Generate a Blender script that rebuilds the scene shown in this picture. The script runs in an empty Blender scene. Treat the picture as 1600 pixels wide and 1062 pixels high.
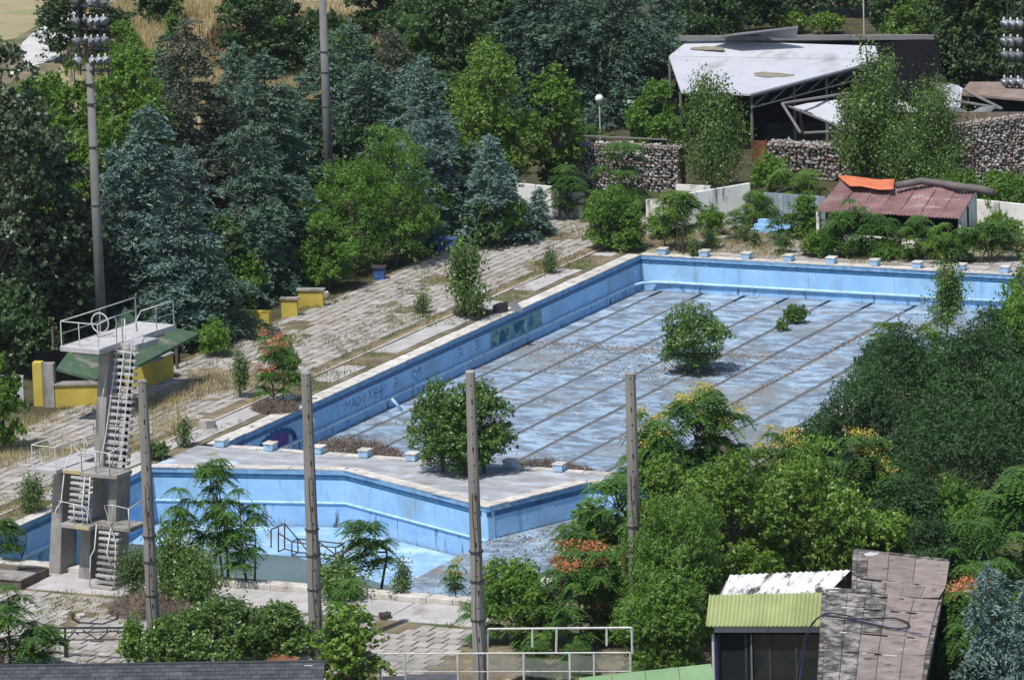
import bpy, math, random
import numpy as np
from mathutils import Vector, Matrix
R=math.radians; PI=math.pi
sc=bpy.context.scene; COL=sc.collection
random.seed(7)
# ---------------------------------------------------------------- camera
CAM=np.array([113.88,-212.138,53.277]); YAW,PIT,ROL,FPX=-0.43516,0.19995,-0.03058,8190.5
_fw=np.array([math.sin(YAW)*math.cos(PIT),math.cos(YAW)*math.cos(PIT),-math.sin(PIT)])
_r=np.array([math.cos(YAW),-math.sin(YAW),0.]); _u=np.cross(_r,_fw)
_r2=_r*math.cos(ROL)+_u*math.sin(ROL); _u2=-_r*math.sin(ROL)+_u*math.cos(ROL)
cd=bpy.data.cameras.new('camera'); cam=bpy.data.objects.new('camera',cd); COL.objects.link(cam)
mw=Matrix.Identity(4)
for i in range(3):
    mw[i][0]=_r2[i]; mw[i][1]=_u2[i]; mw[i][2]=-_fw[i]; mw[i][3]=CAM[i]
cam.matrix_world=mw; cd.sensor_fit='HORIZONTAL'; cd.sensor_width=36; cd.lens=36*FPX/1600
cd.clip_start=5; cd.clip_end=3000; sc.camera=cam
# ---------------------------------------------------------------- light
SUN=Vector((-0.16,-0.987,0)).normalized()*math.cos(R(62)); SUN.z=math.sin(R(62))
w=bpy.data.worlds.new('World'); sc.world=w; w.use_nodes=True
nt=w.node_tree; sky=nt.nodes.new('ShaderNodeTexSky'); sky.sky_type='NISHITA'; sky.sun_disc=False
sky.sun_elevation=R(62); sky.sun_rotation=math.atan2(SUN.x,SUN.y)
bg=nt.nodes['Background']; bg.inputs[1].default_value=0.13; nt.links.new(sky.outputs[0],bg.inputs[0])
sl=bpy.data.lights.new('sun','SUN'); sl.energy=4.5; sl.angle=R(0.53); sl.color=(1,.96,.9)
so=bpy.data.objects.new('sun',sl); COL.objects.link(so); so.rotation_euler=SUN.to_track_quat('Z','Y').to_euler()
sc.view_settings.view_transform='Standard'; sc.view_settings.look='None'; sc.view_settings.exposure=0; sc.view_settings.gamma=1
sc.view_settings.use_curve_mapping=False
sc.cycles.max_bounces=6; sc.cycles.diffuse_bounces=3; sc.cycles.glossy_bounces=2; sc.cycles.transmission_bounces=3
sc.cycles.use_denoising=False if False else True

def G(u,v,z=0.):
    "point of the place at height z on the line of sight through a spot of the photograph (survey helper)"
    d=_fw*FPX+_r2*(u-800)+_u2*(531-v); t=(z-CAM[2])/d[2]; return CAM+t*d
def PPM(P): return FPX/float((np.asarray(P,float)-CAM)@_fw)
# ---------------------------------------------------------------- helpers
def link(o,parent=None,label=None,cat=None,group=None,kind=None):
    COL.objects.link(o)
    if parent is not None: o.parent=parent
    if label: o['label']=label
    if cat: o['category']=cat
    if group: o['group']=group
    if kind: o['kind']=kind
    return o
def thing(name,label,cat,loc=(0,0,0),rz=0,group=None,s=None):
    o=bpy.data.objects.new(name,None); o.empty_display_size=.3
    link(o,None,label,cat,group); o.location=loc; o.rotation_euler=(0,0,rz)
    if s is not None: o.scale=s
    return o
class MB:
    def __init__(s): s.v=[]; s.f=[]; s.t=[]; s.sm=False
    def add(s,vs,fs,t=None):
        b=len(s.v); s.v+= [tuple(map(float,p)) for p in vs]; s.f+=[tuple(b+i for i in f) for f in fs]
        s.t+=[random.random() if t is None else t]*len(fs)
        return s
    def hexa(s,a,t=None):   # 8 points: bottom 4 ccw, top 4 ccw
        return s.add(a,[(3,2,1,0),(4,5,6,7),(0,1,5,4),(1,2,6,5),(2,3,7,6),(3,0,4,7)],t)
    def box(s,x0,x1,y0,y1,z0,z1,t=None):
        return s.hexa([(x0,y0,z0),(x1,y0,z0),(x1,y1,z0),(x0,y1,z0),(x0,y0,z1),(x1,y0,z1),(x1,y1,z1),(x0,y1,z1)],t)
    def prism(s,poly,z0,z1):
        n=len(poly); b=[(p[0],p[1],z0) for p in poly]; u=[(p[0],p[1],z1 if len(p)<3 else p[2]) for p in poly]
        return s.add(b+u,[tuple(range(n-1,-1,-1)),tuple(range(n,2*n))]+[(i,(i+1)%n,n+(i+1)%n,n+i) for i in range(n)])
    def tube(s,pts,r,n=6,r2=None,t=None,cap=True):
        pts=[Vector(p) for p in pts]; m=len(pts); vs=[]
        t=random.random() if t is None else t
        for i,p in enumerate(pts):
            d=(pts[min(i+1,m-1)]-pts[max(i-1,0)]).normalized()
            a=d.orthogonal().normalized() if i==0 else (pa-d*pa.dot(d)).normalized()
            pa=a; b=d.cross(a); rr=r if r2 is None else r+(r2-r)*i/(m-1)
            for k in range(n):
                q=2*PI*k/n; vs.append(p+(a*math.cos(q)+b*math.sin(q))*rr)
        fs=[(i*n+k,i*n+(k+1)%n,(i+1)*n+(k+1)%n,(i+1)*n+k) for i in range(m-1) for k in range(n)]
        if cap: fs+=[tuple(range(n-1,-1,-1)),tuple(range((m-1)*n,m*n))]
        return s.add(vs,fs,t)
    def bar(s,a,b,w,h): # rectangular bar between points
        a=Vector(a);b=Vector(b);d=(b-a).normalized(); x=d.cross(Vector((0,0,1)))
        x=Vector((1,0,0)) if x.length<1e-3 else x.normalized(); y=x.cross(d); x=x*w/2;y=y*h/2
        return s.hexa([a-x-y,a+x-y,a+x+y,a-x+y,b-x-y,b+x-y,b+x+y,b-x+y])
    def lathe(s,prof,c=(0,0,0),ax=(0,0,1),n=12):
        ax=Vector(ax).normalized(); a=ax.orthogonal().normalized(); b=ax.cross(a); c=Vector(c); vs=[]
        for (r,z) in prof:
            for k in range(n):
                q=2*PI*k/n; vs.append(c+ax*z+(a*math.cos(q)+b*math.sin(q))*max(r,.001))
        m=len(prof); fs=[(i*n+k,i*n+(k+1)%n,(i+1)*n+(k+1)%n,(i+1)*n+k) for i in range(m-1) for k in range(n)]
        fs+=[tuple(range(n-1,-1,-1)),tuple(range((m-1)*n,m*n))]
        return s.add(vs,fs)
    def mesh(s,name,m,smooth=False):
        me=bpy.data.meshes.new(name); me.from_pydata(s.v,[],s.f); me.materials.append(m)
        at=me.attributes.new('tint','FLOAT','FACE'); at.data.foreach_set('value',s.t)
        if smooth: me.polygons.foreach_set('use_smooth',[True]*len(s.f))
        me.update(); return me
    def obj(s,name,m,parent=None,label=None,cat=None,group=None,kind=None,smooth=False,bevel=0):
        o=bpy.data.objects.new(name,s.mesh(name,m,smooth)); link(o,parent,label,cat,group,kind)
        if bevel:
            b=o.modifiers.new('bevel','BEVEL'); b.width=bevel; b.segments=1; b.limit_method='ANGLE'
        return o
# ---------------------------------------------------------------- materials
def lin(r,g,b):
    f=lambda c:(c/255/12.92) if c<=10 else ((c/255+.055)/1.055)**2.4
    return (f(r),f(g),f(b))
def mat(name,cols,scale=2.,rough=.85,bump=.3,bscale=None,stretch=(1,1,1),tint=0.,detail=8,metal=0,spec=.3,layers=(),coord='P',trans=0.,brough=.6):
    """cols: list of (pos,rgb) on a fractal noise; layers: (rgb, scale, lo, hi, stretch) patches laid over"""
    m=bpy.data.materials.new(name); m.use_nodes=True; n=m.node_tree.nodes; L=m.node_tree.links
    p=n['Principled BSDF']; p.inputs['Roughness'].default_value=rough; p.inputs['Metallic'].default_value=metal
    p.inputs['Specular IOR Level'].default_value=spec
    if coord=='P': g=n.new('ShaderNodeNewGeometry').outputs['Position']
    else: g=n.new('ShaderNodeTexCoord').outputs['Object']
    def noise(sc_,st,det=detail,ro=.62,off=0.):
        mp=n.new('ShaderNodeMapping'); mp.inputs['Scale'].default_value=st; mp.inputs['Location'].default_value=(off,off*.7,off*.3); L.new(g,mp.inputs[0])
        t=n.new('ShaderNodeTexNoise'); t.inputs['Scale'].default_value=sc_; t.inputs['Detail'].default_value=det; t.inputs['Roughness'].default_value=ro
        L.new(mp.outputs[0],t.inputs['Vector']); return t.outputs['Fac']
    if len(cols)==1: cols=[(.3,tuple(c*.86 for c in cols[0][1])),(.7,tuple(c*1.12 for c in cols[0][1]))]
    r=n.new('ShaderNodeValToRGB'); el=r.color_ramp.elements
    while len(el)<len(cols): el.new(.5)
    for e,(po,c) in zip(el,cols): e.position=po; e.color=(*c,1)
    L.new(noise(scale,stretch),r.inputs[0]); out=r.outputs[0]
    for i,(c,s_,lo,hi,st) in enumerate(layers):
        mr=n.new('ShaderNodeMapRange'); mr.inputs[1].default_value=lo; mr.inputs[2].default_value=hi
        L.new(noise(s_,st,off=3.7*(i+1)),mr.inputs[0])
        mx=n.new('ShaderNodeMix'); mx.data_type='RGBA'; L.new(mr.outputs[0],mx.inputs[0]); L.new(out,mx.inputs[6]); mx.inputs[7].default_value=(*c,1); out=mx.outputs[2]
    if tint:
        a=n.new('ShaderNodeAttribute'); a.attribute_name='tint'
        mr=n.new('ShaderNodeMapRange'); mr.inputs[3].default_value=1-tint; mr.inputs[4].default_value=1+tint; L.new(a.outputs['Fac'],mr.inputs[0])
        vm=n.new('ShaderNodeVectorMath'); vm.operation='SCALE'; L.new(out,vm.inputs[0]); L.new(mr.outputs[0],vm.inputs['Scale']); out=vm.outputs[0]
    L.new(out,p.inputs['Base Color'])
    if bump:
        b=n.new('ShaderNodeBump'); b.inputs['Strength'].default_value=bump; b.inputs['Distance'].default_value=.05
        L.new(noise(bscale or scale*4,(1,1,1),6,brough,9.),b.inputs['Height']); L.new(b.outputs[0],p.inputs['Normal'])
    return m
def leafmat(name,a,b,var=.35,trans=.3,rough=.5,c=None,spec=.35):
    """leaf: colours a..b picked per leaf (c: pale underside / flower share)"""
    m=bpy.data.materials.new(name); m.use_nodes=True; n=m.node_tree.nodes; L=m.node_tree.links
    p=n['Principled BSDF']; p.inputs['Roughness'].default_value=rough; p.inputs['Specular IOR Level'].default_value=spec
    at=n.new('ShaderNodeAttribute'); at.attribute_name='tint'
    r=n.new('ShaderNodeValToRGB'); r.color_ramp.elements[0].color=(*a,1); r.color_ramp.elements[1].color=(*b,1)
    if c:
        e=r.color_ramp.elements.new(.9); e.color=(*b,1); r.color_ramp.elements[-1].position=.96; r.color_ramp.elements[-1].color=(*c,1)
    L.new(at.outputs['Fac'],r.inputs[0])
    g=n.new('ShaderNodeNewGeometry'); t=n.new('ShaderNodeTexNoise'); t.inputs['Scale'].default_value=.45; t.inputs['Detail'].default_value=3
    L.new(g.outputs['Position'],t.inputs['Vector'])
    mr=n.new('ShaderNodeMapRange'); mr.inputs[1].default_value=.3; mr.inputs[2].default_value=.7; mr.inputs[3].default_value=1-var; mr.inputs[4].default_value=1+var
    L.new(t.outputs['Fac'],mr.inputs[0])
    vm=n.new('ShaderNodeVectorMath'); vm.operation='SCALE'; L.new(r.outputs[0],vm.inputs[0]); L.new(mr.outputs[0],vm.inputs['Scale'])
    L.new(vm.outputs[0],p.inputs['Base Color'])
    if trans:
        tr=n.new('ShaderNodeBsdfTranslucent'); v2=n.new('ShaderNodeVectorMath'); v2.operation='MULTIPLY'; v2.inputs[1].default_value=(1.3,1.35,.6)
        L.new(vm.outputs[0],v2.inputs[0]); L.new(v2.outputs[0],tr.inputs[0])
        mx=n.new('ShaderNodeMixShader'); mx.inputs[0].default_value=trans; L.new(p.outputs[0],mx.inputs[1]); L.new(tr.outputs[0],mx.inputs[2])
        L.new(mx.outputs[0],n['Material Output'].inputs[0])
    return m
X1=(1,1,1)
m_earth=mat('earth',[(.3,(.09,.075,.05)),(.5,(.18,.145,.095)),(.7,(.27,.225,.15))],.6,.95,.6,6,layers=[((.075,.095,.035),.35,.5,.62,X1),((.36,.30,.2),2.,.6,.7,X1)])
m_litter=mat('forest_soil',[(.3,(.035,.03,.018)),(.6,(.08,.075,.035)),(.75,(.14,.12,.07))],.7,.95,.6,6)
m_dryhill=mat('dry_meadow',[(.3,(.25,.21,.11)),(.5,(.32,.27,.16)),(.7,(.14,.17,.06))],.25,.95,.6,5,stretch=(1,.6,1))
m_path=mat('pale_path',[(.4,(.46,.45,.44)),(.6,(.54,.53,.52))],.5,.9,.2)
m_slab=mat('paving_concrete',[(.3,(.28,.26,.235)),(.55,(.385,.36,.335)),(.75,(.49,.465,.44))],1.2,.9,.4,14,tint=.13,layers=[((.22,.185,.14),1.3,.57,.72,(1,1,1)),((.29,.235,.165),.35,.56,.72,X1)])
m_slab2=mat('smooth_concrete',[(.3,(.36,.34,.335)),(.6,(.48,.46,.46)),(.75,(.55,.53,.53))],.8,.9,.3,9,tint=.1,layers=[((.26,.22,.18),.7,.58,.7,X1)])
m_coping=mat('coping_whitewash',[(.3,(.38,.35,.31)),(.5,(.54,.51,.47)),(.7,(.66,.64,.60))],1.5,.9,.5,12,tint=.10,layers=[((.20,.17,.14),1.9,.58,.67,X1)])
m_wall=mat('pool_paint',[(.3,(.25,.47,.74)),(.55,(.32,.555,.82)),(.75,(.41,.62,.84))],.5,.75,.25,7,layers=[((.16,.30,.48),1.5,.58,.75,(1.3,1.3,.22)),((.50,.64,.76),2.2,.64,.70,(1,1,.6)),((.27,.40,.52),.5,.5,.7,X1),((.10,.13,.16),7,.70,.74,(1,1,.1))])
m_wall2=mat('pool_paint_low',[(.3,(.22,.42,.68)),(.55,(.30,.51,.77)),(.75,(.40,.60,.82))],.9,.8,.4,7,layers=[((.07,.10,.13),2.2,.57,.66,(1,1,.2)),((.5,.56,.6),3,.68,.74,X1)])
m_band=mat('dark_blue_tile',[(.35,(.025,.09,.20)),(.6,(.05,.15,.30))],2.5,.5,.2,layers=[((.28,.36,.42),1.9,.66,.7,(1,1,2)),((.03,.03,.035),1.2,.66,.72,X1)])
m_edge=mat('coping_blue_face',[(.35,(.13,.27,.45)),(.6,(.22,.40,.62))],2.5,.7,.3,layers=[((.42,.42,.4),1.9,.6,.68,(1,1,2)),((.03,.03,.035),1.2,.66,.72,X1)])
m_pipe=mat('gutter_lip',[(.3,(.33,.54,.70)),(.7,(.50,.69,.79))],2,.6,.3,layers=[((.30,.31,.28),2,.58,.66,X1)])
m_floor=mat('pool_floor_paint',[(.36,(.135,.175,.225)),(.47,(.18,.245,.32)),(.53,(.26,.36,.475)),(.64,(.33,.45,.57))],1.0,.85,.5,8,stretch=(.7,1.15,1),tint=.10,detail=14,
   layers=[((.20,.215,.23),.16,.50,.64,(1,1,1)),((.20,.17,.14),.45,.60,.70,(.8,1.2,1)),((.45,.54,.62),1.7,.60,.70,(.7,1.3,1)),((.14,.145,.15),4.,.62,.72,(.6,1.6,1))])
m_lane=mat('lane_line',[(.3,(.09,.095,.10)),(.6,(.14,.145,.15)),(.75,(.22,.215,.21))],3,.9,.3)
m_deepfloor=mat('basin_floor_paint',[(.35,(.20,.36,.56)),(.5,(.27,.45,.65)),(.63,(.42,.57,.70))],1.2,.7,.5,5,stretch=(.6,1,1),detail=12,layers=[((.25,.29,.28),.7,.54,.66,X1),((.17,.15,.12),2,.64,.72,X1)])
m_div=mat('divider_deck',[(.3,(.21,.22,.24)),(.5,(.33,.34,.36)),(.7,(.48,.52,.57))],1.0,.9,.4,8,stretch=(.5,1.2,1),layers=[((.25,.21,.16),.8,.58,.68,X1),((.45,.58,.70),.35,.62,.70,X1)])
m_conc=mat('aged_concrete',[(.3,(.22,.21,.195)),(.6,(.32,.30,.28)),(.75,(.39,.37,.35))],1.5,.9,.35,12,layers=[((.12,.11,.10),.9,.54,.70,(1.5,1.5,.25)),((.20,.13,.08),2.5,.68,.74,(1,1,.3))],tint=.08)
m_concpale=mat('platform_concrete',[(.3,(.34,.33,.33)),(.6,(.45,.44,.445))],1.5,.9,.3,12,tint=.1,layers=[((.24,.22,.2),1.8,.6,.7,X1)])
m_pole=mat('post_concrete',[(.3,(.17,.16,.145)),(.6,(.27,.255,.235)),(.75,(.34,.32,.30))],1.2,.92,.4,14,stretch=(1,1,.2),layers=[((.10,.09,.08),1.,.6,.7,(1,1,.2))])
m_mast=mat('mast_grey',[(.3,(.15,.15,.148)),(.7,(.215,.21,.205))],1.,.85,.2,8,spec=.1)
m_white=mat('white_paint_steel',[(.3,(.42,.41,.39)),(.55,(.58,.57,.56)),(.8,(.68,.68,.66))],3,.5,.1,layers=[((.25,.14,.07),4,.66,.72,X1)])
m_darkmetal=mat('dark_metal',[(.3,(.03,.03,.033)),(.7,(.07,.065,.06))],3,.6,.1)
m_rust=mat('rusty_steel',[(.3,(.09,.04,.022)),(.6,(.20,.085,.045)),(.8,(.28,.16,.10))],2,.85,.3,stretch=(1,1,.3))
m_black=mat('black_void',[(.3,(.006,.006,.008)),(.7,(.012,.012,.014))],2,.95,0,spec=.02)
m_stone=mat('gabion_stone',[(.25,(.17,.16,.155)),(.5,(.30,.28,.27)),(.75,(.43,.41,.395))],1.6,.9,.4,10,tint=.35)
m_wwall=mat('whitewashed_wall',[(.35,(.68,.67,.63)),(.6,(.80,.79,.76))],.6,.9,.25,8,layers=[((.13,.13,.12),1.4,.55,.66,(1.2,1.2,.16)),((.42,.40,.36),.8,.56,.66,X1)])
m_canopy=mat('canopy_membrane',[(.3,(.43,.44,.48)),(.6,(.50,.51,.55))],.35,.6,.15,2,layers=[((.30,.30,.30),.5,.55,.72,(1,.5,1)),((.34,.33,.31),3,.6,.72,(.4,2,1))])
m_canopydirt=mat('puddle_debris',[(.3,(.16,.14,.09)),(.7,(.34,.31,.26))],2,.9,.3)
m_tarp=mat('grey_tarp',[(.3,(.16,.17,.18)),(.7,(.30,.31,.33))],.7,.6,.4,3)
m_orange=mat('orange_tarp',[(.3,(.50,.13,.06)),(.7,(.66,.21,.10))],.8,.8,.5,3,layers=[((.35,.16,.1),1.5,.58,.7,X1)])
m_redroof=mat('red_corrugated',[(.3,(.17,.085,.085)),(.55,(.25,.15,.145)),(.7,(.36,.27,.26))],1.,.8,.2,tint=.15,layers=[((.45,.38,.37),.8,.6,.72,(.5,3,1))])
m_grnroof=mat('green_corrugated',[(.3,(.25,.29,.12)),(.6,(.32,.37,.165)),(.8,(.38,.43,.22))],.7,.6,.1,tint=.07,layers=[((.22,.22,.10),1.6,.62,.74,(1,.4,1))])
m_whtroof=mat('white_corrugated',[(.3,(.60,.60,.58)),(.7,(.78,.78,.77))],1.,.6,.1,tint=.05,layers=[((.07,.065,.06),1.6,.52,.6,(1.8,.5,1))])
m_felt=mat('roof_membrane',[(.3,(.18,.15,.13)),(.55,(.26,.215,.19)),(.75,(.34,.29,.26))],1.6,.8,.4,6,tint=.12,detail=12,layers=[((.45,.42,.4),2.5,.66,.71,(1,3,1)),((.09,.08,.075),1.7,.57,.66,X1)])
m_feltd=mat('moss_stained_membrane',[(.36,(.045,.042,.04)),(.47,(.09,.083,.08)),(.53,(.20,.18,.17)),(.64,(.33,.30,.28))],2.6,.9,.4,8,stretch=(.8,.8,1),tint=.15,detail=12,layers=[((.45,.42,.40),3,.63,.7,(1,2,1))])
m_shingle=mat('dark_shingle',[(.3,(.045,.047,.055)),(.7,(.085,.087,.098))],2,.85,.3,tint=.25)
m_mint=mat('mint_green_roof',[(.3,(.17,.28,.14)),(.6,(.21,.33,.17)),(.8,(.27,.38,.22))],.6,.6,.1,layers=[((.2,.28,.14),1.6,.62,.7,X1)])
m_fascia=mat('blue_grey_fascia',[((.3),(.42,.44,.48)),(.7,(.50,.52,.56))],1,.7,.1)
m_yellow=mat('yellow_render',[(.3,(.42,.32,.06)),(.6,(.52,.41,.085)),(.8,(.56,.46,.13))],1.,.85,.2,8,layers=[((.30,.22,.06),1.5,.64,.74,(1,1,.4))])
m_shackroof=mat('green_felt_roof',[(.3,(.045,.085,.05)),(.6,(.07,.12,.07)),(.8,(.12,.15,.10))],.8,.85,.3,layers=[((.19,.19,.15),.6,.56,.64,X1)])
m_bluebox=mat('blue_paint_board',[(.3,(.03,.07,.22)),(.7,(.06,.13,.34))],1.5,.7,.2,layers=[((.25,.27,.33),2.5,.64,.7,X1)])
m_block=mat('start_block_paint',[(.3,(.26,.44,.64)),(.7,(.42,.58,.74))],2,.7,.2,layers=[((.05,.09,.16),2.5,.62,.68,X1),((.75,.75,.73),2,.64,.7,X1)])
m_bark=mat('bark',[(.3,(.07,.055,.04)),(.7,(.16,.13,.10))],3,.95,.4,stretch=(1,1,.3))
m_palebark=mat('pale_bark',[(.3,(.19,.17,.14)),(.7,(.32,.29,.25))],3,.95,.3)
m_cable=mat('cable_black',[(.3,(.012,.012,.014)),(.7,(.03,.03,.035))],3,.6,0)
m_bluecable=mat('cable_blue',[(.3,(.015,.03,.10)),(.7,(.03,.055,.17))],3,.5,0)
m_glassd=mat('dark_window_glass',[(.3,(.012,.016,.02)),(.7,(.022,.028,.032))],.8,.07,0,spec=.6)
m_globe=mat('milk_glass',[(.3,(.72,.73,.74)),(.7,(.78,.79,.8))],2,.3,0)
m_lens=mat('lamp_reflector',[(.3,(.45,.48,.52)),(.7,(.7,.72,.75))],3,.25,0,metal=.6)
m_lamph=mat('lamp_housing',[(.3,(.10,.105,.12)),(.7,(.22,.23,.25))],3,.5,0)
m_grafg=mat('camouflage_graffiti',[(.44,(.15,.33,.27)),(.5,(.19,.40,.31)),(.54,(.13,.25,.32)),(.58,(.18,.37,.34))],.7,.8,.1,stretch=(1,.6,1.1),detail=1.5,layers=[((.09,.17,.22),1.1,.60,.62,(1,.7,1.3)),((.30,.47,.48),.9,.62,.64,X1)])
m_ink=mat('spray_ink',[(.3,(.05,.10,.24)),(.7,(.07,.13,.28))],3,.8,0)
m_teal=mat('spray_teal',[(.3,(.02,.09,.20)),(.7,(.03,.13,.26))],3,.8,0)
m_purple=mat('spray_purple',[(.3,(.10,.05,.22)),(.7,(.17,.07,.30))],3,.8,0)
m_litterleaf=leafmat('dead_leaf',(.12,.075,.045),(.36,.26,.18),.3,0,.9)
m_straw=leafmat('straw_blade',(.26,.20,.10),(.55,.46,.27),.3,.2,.8)
m_weedg=leafmat('weed_blade',(.07,.10,.03),(.18,.21,.08),.3,.3,.7)
m_twig=leafmat('dead_twig',(.10,.075,.055),(.26,.21,.17),.3,0,.9)
m_redweed=leafmat('dock_seedhead',(.05,.025,.018),(.10,.05,.035),.3,0,.9)
LM={
 'broad':leafmat('leaf_bright_green',(.07,.14,.02),(.165,.28,.045),.25,.35,.42),
 'ash':leafmat('leaf_fresh_green',(.075,.155,.028),(.17,.30,.05),.28,.38,.45),
 'yellowish':leafmat('leaf_yellow_green',(.08,.15,.022),(.20,.31,.055),.28,.35,.4,c=(.23,.32,.10)),
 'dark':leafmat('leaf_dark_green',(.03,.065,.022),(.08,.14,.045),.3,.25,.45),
 'silver':leafmat('leaf_silver_backed',(.035,.06,.03),(.09,.13,.065),.2,.2,.5,c=(.46,.49,.42)),
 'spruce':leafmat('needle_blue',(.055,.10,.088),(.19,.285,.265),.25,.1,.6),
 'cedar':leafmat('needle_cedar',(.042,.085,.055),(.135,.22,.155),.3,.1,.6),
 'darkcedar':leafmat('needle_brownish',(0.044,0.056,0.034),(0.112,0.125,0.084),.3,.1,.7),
 'poplar':leafmat('leaf_poplar',(.065,.12,.03),(.155,.25,.06),.2,.35,.4,c=(.28,.36,.16)),
 'dense':leafmat('leaf_dense_shrub',(.05,.105,.022),(.145,.24,.055),.2,.28,.35,c=(.36,.40,.24)),
 'acacia':leafmat('leaf_acacia',(.025,.065,.022),(.065,.13,.042),.4,.3,.6,c=(.075,.11,.06)),
 'ailan':leafmat('leaf_ailanthus',(.05,.12,.027),(.125,.24,.055),.22,.4,.38),
 'ailanl':leafmat('leaf_ailanthus_light',(.09,.17,.03),(.20,.32,.07),.2,.42,.38),
 'weed':leafmat('leaf_weed',(.07,.12,.04),(.16,.23,.08),.2,.35,.45),
}
m_fl_o=leafmat('seed_cluster_orange',(.40,.14,.06),(.62,.27,.14),.1,.2,.7)
m_fl_y=leafmat('seed_cluster_yellow',(.36,.33,.06),(.60,.50,.15),.1,.2,.7)

# ================================================================ SETTING
def sheet(name,rects,z,m,label=None,kind='structure',parent=None):
    b=MB()
    for (x0,x1,y0,y1) in rects: b.add([(x0,y0,z),(x1,y0,z),(x1,y1,z),(x0,y1,z)],[(0,1,2,3)])
    return b.obj(name,m,parent,label,kind=kind)
# one ground sheet with the basin left open
gx=[-700,-1.0,25.0,700]; gy=[-400,-23.4,50.3,1200]
b=MB(); vid={}
for j,y in enumerate(gy):
    for i,x in enumerate(gx): vid[i,j]=len(b.v); b.v.append((x,y,-.10))
for j in range(3):
    for i in range(3):
        if (i,j)!=(1,1): b.f.append((vid[i,j],vid[i+1,j],vid[i+1,j+1],vid[i,j+1])); b.t.append(.5)
ground=b.obj('ground',m_earth,kind='structure')
sheet('forest_floor',[(-60,-11.3,-60,62),(-60,40,61.5,240),(-60,-8,62,61.5),(26.5,90,-60,62)][:2]+[(27.,90,-22,62)],-.094,m_litter)
P=[G(120,60),G(200,-70),G(700,-70),G(760,60),G(640,160),G(480,200),G(300,210),G(120,190),G(90,110)]
b=MB(); b.add([(p[0],p[1],-.086) for p in P],[tuple(range(9))]); b.obj('dry_meadow',m_dryhill,kind='structure')
P=[G(-60,75),G(-60,-60),G(120,-60),G(80,25),G(25,58)]
b=MB(); b.add([(p[0],p[1],-.086) for p in P],[tuple(range(5))]); b.obj('grass_field',m_dryhill,kind='structure')
P=[G(28,72),G(66,36),G(120,-20),G(160,-60),G(230,-60),G(190,-10),G(130,50),G(85,92),G(40,104)]
b=MB(); b.add([(p[0],p[1],-.080) for p in P],[tuple(range(9))]); b.obj('path',m_path,kind='structure')
P=[G(440,14),G(400,-60),G(760,-60),G(700,10),G(560,16)]
b=MB(); b.add([(p[0],p[1],-.080) for p in P],[tuple(range(5))]); b.obj('gravel_road',m_path,kind='structure')

# ---- main pool
pool=thing('main_swimming_pool','empty rectangular swimming pool with blue walls and lane lines on its dry grey floor','swimming pool')
pool['kind']='structure'
ZF=-2.0
# floor panels: strips between lane lines, cut by cross joints
xs=[-.02]+[1.25+2.5*k for k in range(10)]+[25.0]
ys=[0.0,7.5,14.7,21.5,28.,35.,42.5,50.0]
for i in range(len(xs)-1):
    for j in range(len(ys)-1):
        x0=xs[i]+(.125 if i else 0); x1=xs[i+1]-(.125 if i<len(xs)-2 else 0); g=.035 if j in(2,4,5) else .012
        dz=random.uniform(-.012,.012)
        MB().box(x0,x1,ys[j]+g,ys[j+1]-g,ZF-.2,ZF+dz).obj('floor_slab',m_floor,pool)
for i in range(1,len(xs)-1):
    MB().box(xs[i]-.12,xs[i]+.12,1.6,48.3,ZF-.2,ZF-.018).obj('lane_line',m_lane,pool)
MB().box(-.02,25.02,-.02,50.02,ZF-.5,ZF-.19).obj('sub_floor',m_lane,pool)
def wallrun(par,a,b_,zb,zt,zg,inward,cop=.75,seg=5.,cm=None,low=True,lab=None,start=0):
    """pool wall from a to b; inward = unit normal into the basin"""
    a=Vector((*a,0));b2=Vector((*b_,0)); d=(b2-a); Lg=d.length; d.normalize(); nrm=Vector((*inward,0))
    n=max(1,round(Lg/seg)); 
    def slabp(s0,s1,o0,o1,z0,z1):  # o: offset towards basin (+)
        q=[a+d*s0+nrm*o0,a+d*s1+nrm*o0,a+d*s1+nrm*o1,a+d*s0+nrm*o1]
        if (q[1]-q[0]).cross(q[2]-q[1]).z<0: q=q[::-1]
        return MB().hexa([(p.x,p.y,z0) for p in q]+[(p.x,p.y,z1) for p in q])
    for k in range(n):
        s0=Lg*k/n+.006; s1=Lg*(k+1)/n-.006; o=random.uniform(-.006,.006)
        slabp(s0,s1,-.4,0+o,zg+.02,zt-.52).obj('wall_panel',m_wall,par)
        if low: slabp(s0,s1,-.4,.02+o,zb,zg-.02).obj('wall_base',m_wall2,par)
        slabp(s0,s1,-.4,.012+o,zt-.5,zt-.28).obj('tile_band',m_band,par)
        slabp(s0,s1,-.4,.05+o*2,zt-.27,zt-.055).obj('coping_face',m_edge,par)
    nn=max(1,round(Lg/1.25))
    for k in range(nn):
        s0=Lg*k/nn+.01; s1=Lg*(k+1)/nn-.01
        slabp(s0,s1,-cop+random.uniform(-.02,.02),.075+random.uniform(-.02,.02),zt-.05,zt+random.uniform(-.008,.012)).obj('coping_stone',cm or m_coping,par)
    slabp(0,Lg,-.38,-.03,zb,zt-.056).obj('wall_core',m_wall,par)
def lip(par,pts,r=.085,z=-1.5):
    b=MB(); b.tube([(x,y,z) for x,y in pts],r,8); b.obj('gutter_lip',m_pipe,par,smooth=True)
wallrun(pool,(0,0),(0,50),ZF,0,-1.5,(1,0))
wallrun(pool,(0,50),(25,50),ZF,0,-1.5,(0,-1),cop=.6)
wallrun(pool,(25,0),(25,50),ZF,0,-1.5,(-1,0),cop=.7)
wallrun(pool,(0,0),(25,0),ZF,0,-1.5,(0,1),cop=.45)
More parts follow.
